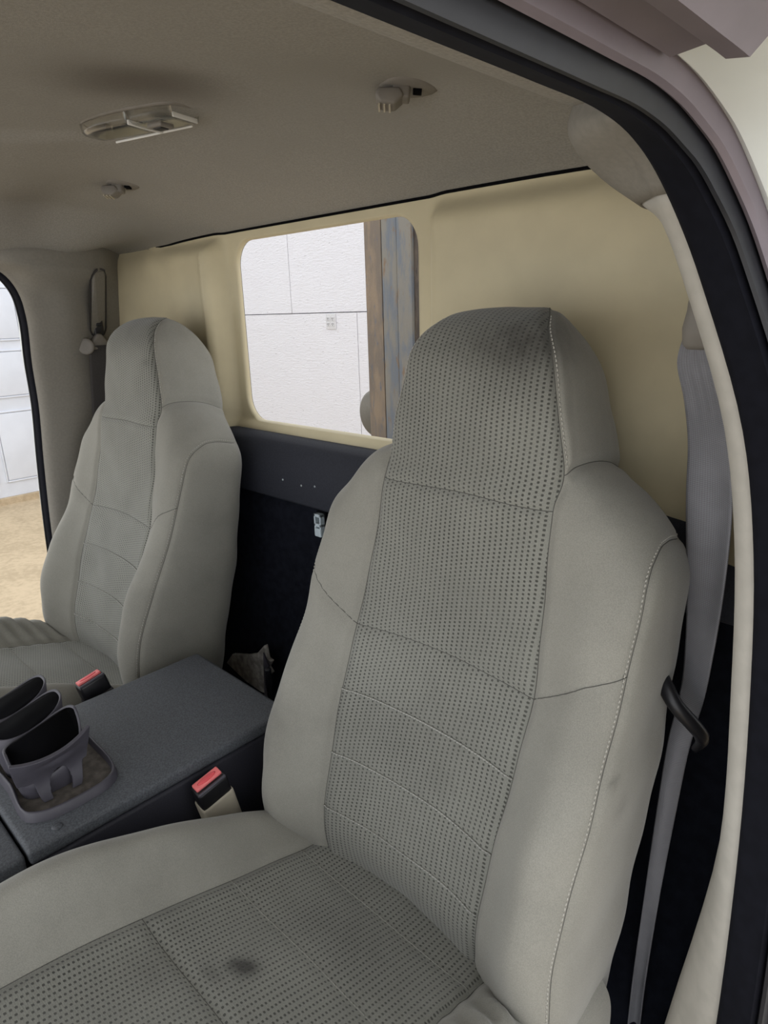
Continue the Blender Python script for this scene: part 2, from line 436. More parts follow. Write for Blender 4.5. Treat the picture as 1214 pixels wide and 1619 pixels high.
# outline of the liner: full width behind the doors, narrower over them
Gc = np.zeros((len(ys), len(xs), 3))
for i, y in enumerate(ys):
    half = 0.705 + (0.80 - 0.705) * float(sm(0.50, 0.66, y))
    xx = xs / 0.82 * half
    Gc[i, :, 0] = xx; Gc[i, :, 1] = y; Gc[i, :, 2] = ceil_z(xx, np.full_like(xx, y))
def dark_patches(x, y):  # two soft darker patches on the headliner
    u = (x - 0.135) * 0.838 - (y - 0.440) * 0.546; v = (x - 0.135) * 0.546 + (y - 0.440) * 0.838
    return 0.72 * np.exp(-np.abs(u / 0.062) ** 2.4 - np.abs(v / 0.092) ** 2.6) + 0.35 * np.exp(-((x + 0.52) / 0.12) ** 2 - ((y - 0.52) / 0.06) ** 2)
ceil = grid_mesh('ceiling', Gc, 'headliner', flip=True, attr=dark_patches(Gc[..., 0], Gc[..., 1]).ravel())
struct(ceil, 'taupe felt headliner of the truck cab', 'headliner')
solid(ceil, 0.006, -1.0)
# roof skin above
Gr = Gc.copy()[::6, ::6]; Gr[:, :, 2] += 0.05; Gr[:, :, 0] *= 1.06
roof = grid_mesh('trim_4', Gr, 'white_paint'); solid(roof, 0.01, 1); struct(roof, 'white painted cab roof skin above the headliner', 'roof')

# ---- rear wall with its window
WX0, WX1, WZ0, WZ1, WR = -0.343, 0.184, 1.464, 1.850, 0.055
def rrect(x0, x1, z0, z1, r, n=14):
    pts = []
    for cx, cz, a0 in ((x1 - r, z0 + r, -90), (x1 - r, z1 - r, 0), (x0 + r, z1 - r, 90), (x0 + r, z0 + r, 180)):
        for k in range(n + 1):
            a = math.radians(a0 + 90 * k / n); pts.append((cx + r * math.cos(a), cz + r * math.sin(a)))
    P = np.array(pts); Q = np.vstack([P, P[:1]]); L = np.concatenate([[0], np.cumsum(np.hypot(*np.diff(Q, axis=0).T))])
    s = np.linspace(0, L[-1], 200, endpoint=False)
    return np.stack([np.interp(s, L, Q[:, 0]), np.interp(s, L, Q[:, 1])], 1)
inner = rrect(WX0, WX1, WZ0, WZ1, WR)
def wall_y(x, z):
    # pressed panels left and right of the window stand forward of the window surround
    d = np.maximum(WX0 - x, x - WX1)
    top_ = sm(1.862, 1.822, z)
    y = 0.868 - 0.035 * sm(0.022, 0.060, d) * (0.12 + 0.88 * top_)
    # secondary rib on the far panel
    y = y - 0.014 * top_ * np.exp(-((x + 0.405) / 0.014) ** 2)
    # corners curl forward into the side trims
    ax = np.abs(x); y = y - 0.05 * sm(0.66, 0.82, ax) ** 2 - 0.008 * sm(0.60, 0.68, ax)
    # sill shelf under the panels
    y = y - 0.016 * sm(1.475, 1.45, z)
    return y
cx, cz = (WX0 + WX1) / 2, (WZ0 + WZ1) / 2
rings = []
NR = 46
for k in range(NR + 1):
    t = k / NR
    ring = []
    for (x, z) in inner:
        dx, dz = x - cx, z - cz
        kx = ((0.83 - cx) / dx if dx > 1e-6 else (-0.83 - cx) / dx if dx < -1e-6 else 1e9)
        kz = ((1.93 - cz) / dz if dz > 1e-6 else (1.40 - cz) / dz if dz < -1e-6 else 1e9)
        s = min(kx, kz); ox_, oz_ = cx + dx * s, cz + dz * s
        tt = t ** 1.3; X = x + (ox_ - x) * tt; Z = z + (oz_ - z) * tt
        ring.append((X, float(wall_y(np.array(X), np.array(Z))), Z))
    rings.append(ring)
lip = [[(x, 0.876, z) for (x, z) in inner], [(x, 0.871, z) for (x, z) in inner]]
rw = loft('wall_rear', lip + rings, 'cream', None, True, False)
solid(rw, 0.004, 1.0)
struct(rw, 'cream painted rear wall of the cab around the window', 'wall')
# window: rubber gasket, pane
win = empty('window_1', (cx, 0.885, cz)); struct(win, 'clear rounded rear window in the cream cab wall', 'window')
def ringstrip(off0, off1, y0, y1):
    m = MB(); V = []; F = []; n = len(inner)
    for (o, y) in ((off0, y0), (off1, y0), (off1, y1), (off0, y1)):
        rr = rrect(WX0 - o, WX1 + o, WZ0 - o, WZ1 + o, max(0.01, WR + o)); V += [(x, y, z) for x, z in rr]
    for a in range(4):
        for k in range(n):
            k2 = (k + 1) % n; b = (a + 1) % 4; F.append((a * n + k, a * n + k2, b * n + k2, b * n + k))
    return m.add(V, F)
keep(ringstrip(-0.003, 0.003, 0.8695, 0.878).build('gasket', 'greyplastic', win, True), win)
keep(ringstrip(0.0015, 0.0040, 0.8655, 0.869).build('gasket_bead', 'rubber', win, True), win)
keep(MB().box((cx, 0.880, cz), (WX1 - WX0 + 0.0, 0.004, WZ1 - WZ0 + 0.0)).build('pane', 'glass', win), win)

# dark gap between headliner and wall
pts = [(x, float(wall_y(np.array(x), np.array(1.87))) - 0.004, float(ceil_z(np.array(x), wall_y(np.array(x), np.array(1.87)) - 0.004)) - 0.0015) for x in np.linspace(-0.79, 0.79, 120)]
gap = MB().tube(pts, 0.0028, 6).build('trim_5', 'dark', None, True)
struct(gap, 'thin black edge where the headliner meets the cream wall', 'trim')

# ---- black ledge and carpet below the window
LZ = 1.447
prof = [(0.87, LZ + 0.003), (0.835, LZ + 0.001), (0.812, LZ - 0.004), (0.804, LZ - 0.014), (0.800, LZ - 0.06), (0.797, LZ - 0.118), (0.803, LZ - 0.124), (0.85, LZ - 0.124)]
lg = loft('trim_1', [[(x, y, z) for (y, z) in prof] for x in (-0.83, -0.4, 0, 0.4, 0.83)], 'ledge', None, False, False)
lg.data.materials[0] = MT['ledge']; solid(lg, 0.004, 0)
struct(lg, 'dark charcoal trim ledge running under the rear window', 'ledge')
for (x, z) in ((-0.14, 1.368), (-0.08, 1.365), (-0.038, 1.370)):
    MB().tube([(x, 0.7995, z), (x, 0.7965, z)], 0.0022, 10).build('screw', 'metal', lg, True)
prof = [(0.83, LZ - 0.115), (0.812, LZ - 0.15), (0.808, LZ - 0.28), (0.80, LZ - 0.40), (0.79, 0.98), (0.76, 0.90), (0.70, 0.80), (0.62, 0.70), (0.55, 0.64)]
P = cr([(0, y, z) for y, z in prof], 5)
G = np.zeros((len(P), 60, 3))
for j, x in enumerate(np.linspace(-0.83, 0.83, 60)):
    G[:, j] = P; G[:, j, 0] = x
    G[:, j, 1] += 0.006 * np.sin(x * 9 + P[:, 2] * 7) + 0.004 * np.sin(x * 23 - P[:, 2] * 13)
cp = grid_mesh('trim_2', G, 'carpet'); solid(cp, 0.006, 0)
struct(cp, 'black carpet panel behind the seats below the ledge', 'carpet panel')
fl = box_obj('trim_3', (0, 0.0, 0.60), (1.72, 1.5, 0.06), 'carpet'); struct(fl, 'black carpeted cab floor under the seats', 'cab floor')

# pale latch bracket in its slot
lb = empty('latch_bracket', (-0.026, 0.806, 1.294)); tag(lb, 'small pale metal latch bracket on the black carpet behind the driver seat', 'bracket')
a = MB().box((-0.026, 0.8015, 1.294), (0.028, 0.006, 0.052), None, 0.002).build('back_plate', 'dark', lb); keep(a, lb)
a = MB()
a.box((-0.026, 0.794, 1.279), (0.020, 0.014, 0.018), None, 0.003)
for (c_, s_) in (((-0.034, 0.794, 1.302), (0.004, 0.012, 0.03)), ((-0.018, 0.794, 1.302), (0.004, 0.012, 0.03)), ((-0.026, 0.794, 1.314), (0.02, 0.012, 0.006)), ((-0.026, 0.794, 1.294), (0.02, 0.012, 0.007))): a.box(c_, s_, None, 0.001)
keep(a.build('catch_frame', 'bracket', lb), lb)

# ---- door pillars: trim panel + rubber seal, mirrored for both sides
# z, X of the door edge, Y of the door edge
EDGE = [(0.45, 0.815, 0.53), (0.70, 0.825, 0.535), (0.95, 0.832, 0.545), (1.20, 0.826, 0.555), (1.36, 0.815, 0.563), (1.50, 0.799, 0.570), (1.60, 0.780, 0.566), (1.70, 0.744, 0.560), (1.76, 0.722, 0.545), (1.80, 0.709, 0.515), (1.820, 0.703, 0.475), (1.828, 0.701, 0.43)]
PILLAR = {}
def px_at(y, z, side=-1):
    g = PILLAR[side]; d = (g[..., 1] - y) ** 2 + (g[..., 2] - z) ** 2; d[:, :10] += 0.01 * 0
    k = np.argsort(d.ravel())[:6]; wgt = 1 / (d.ravel()[k] + 1e-6); return float((g[..., 0].ravel()[k] * wgt).sum() / wgt.sum())
def pillar(side, name, label):
    secs = []
    for i, (z, X, Y) in enumerate(EDGE[:-1]):
        zt = z
        Yr = max(Y, 0.50)
        bul = 0.046 * float(sm(1.02, 0.90, z))
        top = float(sm(1.755, 1.80, z))
        c = [(X + 0.004, Y + 0.000), (X - 0.008, Y + 0.003), (X - 0.017 - bul * 0.3, Y + 0.012), (X - 0.024 - bul - 0.030 * top, Y + 0.036), (X - 0.030 - bul * 0.6 - 0.030 * top, Yr + 0.09), (X - 0.026 - 0.030 * top + 0.40 * (0.826 - X), 0.73), (0.792 - 0.3 * max(0.0, 0.80 - X), 0.80), (0.802, 0.862), (0.806, 0.885)]
        if z < 1.40: c[4:] = [(X - 0.026 - bul * 0.6, Yr + 0.07), (X - 0.012, Yr + 0.11), (X + 0.0, Yr + 0.15), (X + 0.01, Yr + 0.19), (X + 0.012, Yr + 0.22)]
        secs.append(np.array([(side * x, y, zt) for x, y in c]))
    # close over the top, meeting the headliner
    t = secs[-1].copy(); t[:, 2] += np.array([0.004, 0.006, 0.012, 0.02, 0.03, 0.035, 0.04, 0.04, 0.04]); secs.append(t)
    t2 = t.copy(); t2[:, 2] += 0.035; t2[2:, 0] += side * 0.03; secs.append(t2)
    G = cr(np.array(secs), 5); G2 = np.array([cr(r, 4) for r in G])
    PILLAR[side] = G2
    kc = next(i for i, r in enumerate(G2) if r[0, 2] > 1.772) if side > 0 else len(G2) - 1
    o = grid_mesh(name, G2[:kc + 1], 'pillar_lit' if side > 0 else 'pillar', flip=(side > 0)); solid(o, 0.004, 0)
    if side > 0:
        q = grid_mesh('corner_cap', G2[kc:], 'pillar', o, flip=True); solid(q, 0.007, 0); q['label'] = 'corner cap, shade painted into its grey'  # uses the shaded plastic copy, so its shade is in the colour
    struct(o, label, 'pillar trim'); return o
pl = pillar(-1, 'wall_passenger', 'grey brown far door pillar trim holding the belt slider')
pr_ = pillar(1, 'wall_driver', 'pale grey near door pillar trim beside the driver seat belt')

def seal_path(side):
    P = [Vector((side * x, y, z)) for z, x, y in EDGE] + [Vector((side * 0.701, y, 1.829)) for y in (0.36, 0.25, 0.1, -0.1, -0.4, -0.72)]
    return [Vector(p) for p in cr(np.array(P), 5)]
def strip_along(path, prof, side, name, mat, parent=None):
    """prof: (outward, forward/down) offsets. outward is away from the cabin middle"""
    n = len(prof); V = []; F = []
    for i, p in enumerate(path):
        t = (path[min(i + 1, len(path) - 1)] - path[max(i - 1, 0)]).normalized()
        out = Vector((side, 0, 0)); out = (out - t * out.dot(t)).normalized()
        inn = t.cross(out) * (1 if side > 0 else -1)   # towards the door opening
        if inn.y > 0.3 or inn.z > 0.5: inn = -inn
        for (a, b) in prof: V.append(p + out * a + inn * b)
    for i in range(len(path) - 1):
        for k in range(n):
            k2 = (k + 1) % n; F.append((i * n + k, i * n + k2, (i + 1) * n + k2, (i + 1) * n + k))
    F.append(tuple(range(n))[::-1]); F.append(tuple((len(path) - 1) * n + k for k in range(n)))
    o = MB().add(V, F).build(name, mat, parent, True)
    o.modifiers.new('e', 'EDGE_SPLIT').split_angle = math.radians(40)
    return o
SEAL = [(-0.002, -0.004), (0.000, 0.006), (0.006, 0.012), (0.024, 0.016), (0.029, 0.019), (0.032, 0.016), (0.033, 0.006), (0.033, -0.010), (0.0, -0.012)]
sd = empty('trim_6', (0.80, 0.55, 0.7)); struct(sd, 'wide black rubber door seal around the near door opening', 'door seal')
keep(strip_along(seal_path(1), SEAL, 1, 'seal_body', 'rubber', sd), sd)
keep(strip_along(seal_path(1), [(0.033, 0.012), (0.035, 0.019), (0.038, 0.019), (0.041, 0.011), (0.041, -0.01), (0.033, -0.01)], 1, 'seal_lip', 'rubber_edge', sd), sd)
sp_ = empty('trim_7', (-0.80, 0.55, 0.7)); struct(sp_, 'narrow black rubber door seal around the far door opening', 'door seal')
keep(strip_along(seal_path(-1), [(-0.002, -0.004), (0.0, 0.004), (0.004, 0.007), (0.014, 0.009), (0.018, 0.004), (0.019, -0.008), (0.0, -0.010)], -1, 'seal_body', 'rubber', sp_), sp_)
keep(strip_along(seal_path(-1), [(0.019, 0.006), (0.020, 0.011), (0.023, 0.011), (0.026, 0.006), (0.026, -0.01), (0.019, -0.01)], -1, 'seal_lip', 'rubber_edge', sp_), sp_)
# painted door frame outside the near seal
fr = empty('trim_8', (0.86, 0.55, 0.7)); struct(fr, 'satin mauve grey and white painted body edge outside the near door seal', 'door frame')
pth = seal_path(1)
keep(strip_along(pth, [(0.041, -0.004), (0.043, 0.007), (0.046, 0.009), (0.050, 0.007), (0.052, 0.000), (0.052, -0.02), (0.041, -0.02)], 1, 'frame_edge', 'lavender', fr), fr)
kz = next(i for i, p in enumerate(pth) if p.z > 1.80 and p.y < 0.405)
keep(strip_along(pth[:kz + 1], [(0.051, -0.008), (0.056, -0.004), (0.10, -0.006), (0.165, -0.020), (0.18, -0.05), (0.051, -0.05)], 1, 'body_pillar', 'white_paint', fr), fr)
keep(strip_along(pth[kz - 1:], [(0.051, -0.010), (0.056, 0.000), (0.080, -0.002), (0.086, 0.008), (0.098, 0.010), (0.106, 0.002), (0.14, -0.010), (0.145, -0.03), (0.051, -0.03)], 1, 'roof_rail', 'lavender', fr), fr)
# far body edge
ff = empty('trim_9', (-0.86, 0.55, 0.7)); struct(ff, 'white painted body edge outside the far door seal', 'door frame')
keep(strip_along(seal_path(-1), [(0.026, -0.022), (0.030, -0.020), (0.09, -0.026), (0.12, -0.02), (0.12, -0.06), (0.05, -0.06)], -1, 'body_pillar', 'white_paint', ff), ff)

# ================================================================== SEATS
INNER_Z = 0
def seat_back_half():
    rows = [
     [(0,.505,.925),(.125,.478,.925),(.205,.478,.900),(.235,.468,.875),(.240,.55,.865),(.220,.63,.845),(0,.65,.89)],
     [(0,.482,1.00),(.131,.470,1.00),(.205,.438,.99),(.243,.452,.985),(.248,.55,.98),(.225,.650,.975),(0,.675,.98)],
     [(0,.500,1.085),(.133,.488,1.08),(.205,.436,1.08),(.243,.463,1.08),(.250,.57,1.08),(.228,.675,1.07),(0,.695,1.08)],
     [(0,.532,1.185),(.138,.520,1.18),(.205,.474,1.18),(.243,.506,1.18),(.250,.61,1.175),(.230,.700,1.17),(0,.715,1.17)],
     [(0,.572,1.285),(.141,.562,1.28),(.205,.536,1.28),(.242,.556,1.28),(.248,.645,1.275),(.230,.722,1.27),(0,.735,1.27)],
     [(0,.592,1.385),(.133,.588,1.38),(.205,.576,1.38),(.240,.596,1.38),(.245,.67,1.375),(.230,.737,1.37),(0,.75,1.37)],
     [(0,.600,1.445),(.129,.602,1.44),(.202,.598,1.438),(.236,.622,1.435),(.240,.68,1.43),(.225,.745,1.42),(0,.758,1.43)],
     [(0,.604,1.472),(.128,.608,1.47),(.192,.618,1.474),(.224,.655,1.464),(.224,.70,1.46),(.208,.748,1.447),(0,.765,1.46)],
     [(0,.608,1.495),(.128,.614,1.493),(.165,.634,1.506),(.186,.675,1.503),(.185,.715,1.494),(.172,.755,1.478),(0,.77,1.49)],
     [(0,.614,1.522),(.132,.628,1.522),(.137,.650,1.530),(.140,.69,1.530),(.138,.735,1.520),(.128,.775,1.503),(0,.785,1.51)],
     [(0,.620,1.565),(.124,.632,1.565),(.129,.658,1.568),(.128,.70,1.570),(.124,.745,1.565),(.110,.783,1.56),(0,.797,1.56)],
     [(0,.627,1.612),(.113,.637,1.610),(.118,.664,1.612),(.116,.70,1.613),(.110,.745,1.612),(.096,.78,1.61),(0,.797,1.61)],
     [(0,.638,1.655),(.101,.645,1.650),(.105,.670,1.652),(.102,.70,1.653),(.094,.735,1.652),(.080,.762,1.652),(0,.782,1.652)],
     [(0,.658,1.683),(.086,.660,1.676),(.090,.680,1.676),(.086,.70,1.677),(.078,.725,1.676),(.066,.742,1.675),(0,.758,1.68)],
     [(0,.685,1.696),(.074,.682,1.690),(.077,.69,1.689),(.073,.702,1.689),(.066,.716,1.688),(.055,.728,1.686),(0,.735,1.692)],
     [(0,.708,1.698),(.060,.704,1.694),(.060,.706,1.693),(.056,.710,1.693),(.05,.714,1.692),(.04,.718,1.691),(0,.720,1.695)],
    ]
    return np.array(rows, float)
ROWN = [12, 12, 14, 14, 14, 9, 8, 8, 10, 12, 12, 11, 9, 6, 5]
UN = [44, 26, 14, 12, 10, 24]                  # K0-K1, K1-K2, ... K5-K6
def seat_surface(RW, rown, un):
    """half surface -> full closed loop of columns, index map"""
    Rr = cr(RW, rown)                          # rows x knots x 3
    full = []
    for r in Rr:
        K = list(r); mir = lambda p: np.array([-p[0], p[1], p[2]])
        ext = [mir(K[1])] + K + [mir(K[-2])]
        seg = cr(np.array(ext), [1] + un + [1])[1:-1]
        full.append(seg)
    H = np.array(full); H[:, 0, 0] = 0; H[:, -1, 0] = 0
    return H

def seg_dist(P, line):
    """distance of points P[...,3] to a polyline, array"""
    line = np.asarray(line); best = np.full(P.shape[:-1], 1e9)
    for a, b in zip(line[:-1], line[1:]):
        ab = b - a; L = (ab ** 2).sum() + 1e-12
        t = np.clip(((P - a) @ ab) / L, 0, 1)
        best = np.minimum(best, np.sqrt((((P - a) - t[..., None] * ab) ** 2).sum(-1)))
    return best

def vnormals(H):
    du = np.gradient(H, axis=1); dv = np.gradient(H, axis=0)
    N = np.cross(du, dv); N /= np.linalg.norm(N, axis=-1, keepdims=True) + 1e-12; return N

def stitches(path, nrm, pitch=0.0052, ln=0.0036, r=0.0008, lift=0.0006):
    """row of little thread bars lying along a path"""
    P = np.asarray(path); d = np.linalg.norm(np.diff(P, axis=0), axis=1); s = np.concatenate([[0], np.cumsum(d)])
    m = MB(); k = 0.5 * pitch
    while k < s[-1]:
        a = np.array([np.interp(k - ln / 2, s, P[:, i]) for i in range(3)]); b = np.array([np.interp(k + ln / 2, s, P[:, i]) for i in range(3)])
        n = np.array([np.interp(k, s, nrm[:, i]) for i in range(3)])
        c = (a + b) / 2
        m.tube([a + n * (lift - 0.0004), c + n * (lift + r * 0.5), b + n * (lift - 0.0004)], r, 4); k += pitch
    return m

def build_seat(root, xc, yo, outer, dark_spots, fine=True):
    """outer = +1: door side towards +X"""
    RW = seat_back_half()
    H = seat_surface(RW, ROWN, UN)
    c1 = UN[0]; c2 = c1 + UN[1]; c3 = c2 + UN[2]; c5 = c3 + UN[3] + UN[4]; c6 = c5 + UN[5]
    rs = np.concatenate([[0], np.cumsum(ROWN)])
    r_of = lambda k: int(rs[k])
    N = vnormals(H)
    flipn = np.sign((N[:, 5, 1]).mean()); N = -N * flipn if flipn > 0 else N
    # seam lines on the half surface
    rJ = r_of(9); rC = r_of(8)
    N[:, 0, 0] = 0; N[:, -1, 0] = 0
    lines = []
    ins_edge = H[: , c1]; lines.append(('deep', ins_edge))
    cseam = H[rC - 3, :c1 + 1].copy(); lines.append(('mid', cseam))
    dseam = H[r_of(4), :c1 + 1]; lines.append(('mid', dseam))
    rE = [int(np.interp(z, H[:, 0, 2][:r_of(9)], np.arange(r_of(9)))) for z in (1.205, 1.115, 1.04)]
    for k in rE: lines.append(('light', H[k, :c1 + 1]))
    # split seam across the bolster
    def bil(A, r, c):
        r0, c0 = int(r), int(c); a_, b_ = r - r0, c - c0
        return (A[r0, c0] * (1 - a_) + A[r0 + 1, c0] * a_) * (1 - b_) + (A[r0, c0 + 1] * (1 - a_) + A[r0 + 1, c0 + 1] * a_) * b_
    spq = [(r_of(4) + 8 * t + 4 * math.sin(t * math.pi * 0.5) - 4 * t, c1 + t * (c3 - c1 - 0.01)) for t in np.linspace(0, 1, 30)]
    ssp = np.array([bil(H, a_, b_) for a_, b_ in spq])
    lines.append(('mid', ssp))
    junction = H[rJ, c1:c5 + 1]; lines.append(('deep', junction))
    rT = r_of(7) - 2
    spath = [(r, c3) for r in range(2, rT - 10)] + [(rT - 10 + 10 * math.sin(p), c3 + 6 * (1 - math.cos(p))) for p in np.linspace(0, math.pi / 2, 14)] + [(rT, c) for c in range(c3 + 7, c5)]
    sline = np.array([bil(H, a_, b_) for a_, b_ in spath]); lines.append(('mid', sline))
    disp = np.zeros(H.shape[:2])
    for kind, ln in lines:
        d = seg_dist(H, ln[::2] if len(ln) > 40 else ln)
        a, sg = dict(deep=(0.0055, 0.0065), mid=(0.0032, 0.0045), light=(0.0009, 0.004))[kind]
        disp = np.minimum(disp, -a * np.exp(-(d / sg) ** 2))
    disp = disp * np.clip((H.shape[0] - 1 - np.arange(H.shape[0])) / 10.0, 0, 1)[:, None]
    # soft upholstery unevenness
    X, Y, Z = H[..., 0], H[..., 1], H[..., 2]
    full = {}
    U_arc = np.concatenate([np.zeros((H.shape[0], 1)), np.cumsum(np.linalg.norm(np.diff(H, axis=1), axis=-1), axis=1)], axis=1)
    V_arc = np.concatenate([[0], np.cumsum(np.linalg.norm(np.diff(H[:, 0], axis=0), axis=-1))])
    for sgn in (1, -1):
        wob = 0.0016 * np.sin(31 * Z + 9 * sgn) * np.sin(27 * X + 2) + 0.0010 * np.sin(61 * Z - 40 * X + sgn)
        G = H + N * (disp + wob * sm(0.0, 0.07, np.abs(X)))[..., None]
        if sgn < 0: G = G * np.array([-1, 1, 1])
        full[sgn] = G
    off = np.array([xc, yo, 0])
    stf = lambda P: np.minimum(1, sum(a * np.exp(-((np.abs((P - np.array(c)) / np.array(s)) ** p).sum(-1))) for c, s, a, p in dark_spots)) if dark_spots else np.zeros(P.shape[:-1])
    root_loc = Vector(root.location)
    def piece(name, G, mat, sgn, uv=None, label=None):
        o = grid_mesh(name, G + off, mat, root, uv, flip=(sgn < 0), attr=stf(G + off).ravel())
        keep(o, root)
        if label: o['label'] = label
        return o
    # insert: both halves in one sheet
    def sheet(r0, r1, ca, cb):
        L = full[-1][r0:r1 + 1, ca:cb + 1][:, ::-1]; Rr = full[1][r0:r1 + 1, ca:cb + 1]
        return np.concatenate([L, Rr[:, 1:]], axis=1)
    def suv(r0, r1, ca, cb):
        u = np.where(np.abs(H[r0:r1 + 1, ca:cb + 1, 0]) > 0, U_arc[r0:r1 + 1, ca:cb + 1], 0)
        u = np.concatenate([-u[:, ::-1], u[:, 1:]], axis=1); v = np.repeat(V_arc[r0:r1 + 1][:, None], u.shape[1], 1)
        return np.stack([u, v], -1).reshape(-1, 2)
    rCs = rC - 3; rL = H.shape[0] - 1; rD = r_of(4)
    for (a, b, nm, lab) in ((0, rD, 'lower_insert', 'dotted lower back insert with pressed creases'), (rD, rCs, 'upper_insert', 'dotted upper back insert'), (rCs, rL, 'headrest_insert', 'dotted headrest insert')):
        piece(nm, sheet(a, b, 0, c1), 'woven', 1, suv(a, b, 0, c1), lab)
    for sgn in (1, -1):
        f = full[sgn]
        V_ = f[:rJ + 1, c1:c3 + 1]
        piece('bolster', V_, 'fabric', sgn)
        piece('shoulder_cap', f[rT:rJ + 1, c3:c5 + 1], 'fabric', sgn)
        piece('side_panel', f[:rT + 1, c3:c5 + 1], 'fabric', sgn)
        piece('headrest_side', f[rJ:, c1:c5 + 1], 'fabric', sgn)
    Rp = np.concatenate([full[1][:, c5:c6 + 1], full[-1][:, c5:c6][:, ::-1]], axis=1)
    piece('back_shell', Rp, 'fabric', 1)
    # top closing of the headrest
    top = np.concatenate([full[1][-1, :], full[-1][-1, 1:-1][::-1]], axis=0) + off
    ctr = top.mean(0); ctr[2] += 0.002
    o = mesh('headrest_crown', np.vstack([top, ctr[None]]), [(i, (i + 1) % len(top), len(top)) for i in range(len(top))], 'woven', root, True, np.zeros((len(top) + 1, 2)), stf(np.vstack([top, ctr[None]]))); keep(o, root)
    # thin dark tubes painting crease shade along the seams, and stitching
    sm_ = MB(); st_ = MB(); cr_ = MB()
    def rowpath(arrfull, rr, cc): return arrfull[rr, cc]
    for sgn in (1, -1):
        f = full[sgn]; n_ = N * np.array([sgn, 1, 1])
        sm_.tube(f[:, c1][::2] + off, 0.0006, 5)
        sm_.tube(f[rJ, c1:c5 + 1] + off, 0.0006, 5)
        sm_.tube([bil(f, a_, b_) + off for a_, b_ in spq], 0.0006, 5)
        ins = [(min(max(r, 2), rT - 1) if c > c3 + 6 else r, c) for r, c in spath]
        P_ = np.array([bil(f, a_, b_) for a_, b_ in spath]); n2 = np.array([bil(n_, a_, b_) for a_, b_ in spath])
        tdir = np.gradient(P_, axis=0); tdir /= np.linalg.norm(tdir, axis=1, keepdims=True); side_ = np.cross(n2, tdir); cen = P_.mean(0) + np.array([0, 0.10, -0.1])
        sg_ = np.sign(((cen - P_) * side_).sum(1).mean())
        m = stitches(P_ - sg_ * side_ * 0.004 + n2 * 0.0009 + off, n2, r=0.0009); st_.add(m.V, m.F)
        sm_.tube((P_ + off)[::2], 0.0006, 5)
        hs = f[rJ + 2:, c1 + 4] + off
        m = stitches(hs[:-6], n_[rJ + 2:, c1 + 4][:-6]); st_.add(m.V, m.F)
    for rr in (rCs, rD):
        sm_.tube(np.concatenate([full[-1][rr, :c1 + 1][::-1], full[1][rr, 1:c1 + 1]]) + off, 0.0006, 5)
    for rr in rE:
        q = np.concatenate([full[-1][rr, :c1 + 1][::-1], full[1][rr, 1:c1 + 1]]) + off
        m = stitches(q, np.tile(np.array([0, -1, 0.2]), (len(q), 1)), 0.0046, 0.0044, 0.0012, 0.0012); cr_.add(m.V, m.F)
    o = keep(sm_.build('seam_shade', 'seam', root, True), root); o['kind'] = 'stuff'; o['label'] = 'dark seam lines, crease shade painted in'
    o = keep(st_.build('stitching', 'stitch', root, True), root); o['kind'] = 'stuff'; o['label'] = 'pale stitching rows'
    o = keep(cr_.build('insert_stitching', 'crease', root, True), root); o['kind'] = 'stuff'; o['label'] = 'pale creases across insert'
    # ---------------- cushion
    ys = [(.575, .958), (.52, .960), (.46, .966), (.40, .984), (.34, 1.000), (.27, 1.022), (.20, 1.042), (.13, 1.060), (.06, 1.072), (0.0, 1.076), (-.05, 1.060), (-.085, 1.020)]
    crest = [0.0, 0.006, 0.018, 0.034, 0.046, 0.056, 0.062, 0.060, 0.046, 0.030, 0.016, 0.006]
    RWc = []
    for (y, z), h in zip(ys, crest):
        RWc.append([(0, y, z - .006), (.150, y, z - 0.002), (.212, y, z + h), (.250, y, z + h - .026), (.258, y, z - .075), (.245, y, z - .15), (0, y, z - .15)])
    HC = seat_surface(np.array(RWc), [6, 7, 8, 8, 9, 9, 9, 9, 8, 7, 5], [40, 20, 12, 8, 6, 6])
    d1, d3, d5 = 40, 72, 86
    NC = vnormals(HC); 
    if NC[20, 5, 2] < 0: NC = -NC
    NC[:, 0, 0] = 0
    lines = [('deep', HC[:, d1])]
    ry = lambda y: int(np.argmin(np.abs(HC[:, 0, 1] - y)))
    crossr = [ry(0.445), ry(0.335), ry(0.215)]
    lines += [('light', HC[crossr[0], :d1 + 1]), ('light', HC[crossr[1], :d1 + 1]), ('mid', HC[crossr[2], :d1 + 1])]
    dsp = np.zeros(HC.shape[:2])
    for kind, ln in lines:
        d = seg_dist(HC, ln); a, sg = dict(deep=(0.006, 0.007), mid=(0.0045, 0.006), light=(0.0018, 0.006))[kind]
        dsp = np.minimum(dsp, -a * np.exp(-(d / sg) ** 2))
    Uc = np.concatenate([np.zeros((HC.shape[0], 1)), np.cumsum(np.linalg.norm(np.diff(HC, axis=1), axis=-1), axis=1)], axis=1)
    Vc = np.concatenate([[0], np.cumsum(np.linalg.norm(np.diff(HC[:, 0], axis=0), axis=-1))])
    fc = {}
    for sgn in (1, -1):
        dd = dsp.copy()
        if sgn == outer:     # gathered folds at the rear corner of the door-side bolster
            Xh, Yh = HC[..., 0], HC[..., 1]
            ph = (Yh + 0.55 * (Xh - 0.15)) * 2 * math.pi / 0.032
            env = np.exp(-((Xh - 0.195) / 0.035) ** 2) * sm(0.26, 0.36, Yh) * sm(0.56, 0.45, Yh)
            dd = dd + 0.0055 * np.sin(ph) * env
        else:
            Xh, Yh = HC[..., 0], HC[..., 1]
            dd = dd + 0.0016 * np.sin(Yh * 45) * np.exp(-((Xh - 0.2) / 0.04) ** 2)
        G = HC + NC * dd[..., None]
        if sgn < 0: G = G * np.array([-1, 1, 1])
        fc[sgn] = G
    cs = np.concatenate([fc[-1][:, :d1 + 1][:, ::-1], fc[1][:, 1:d1 + 1]], axis=1)
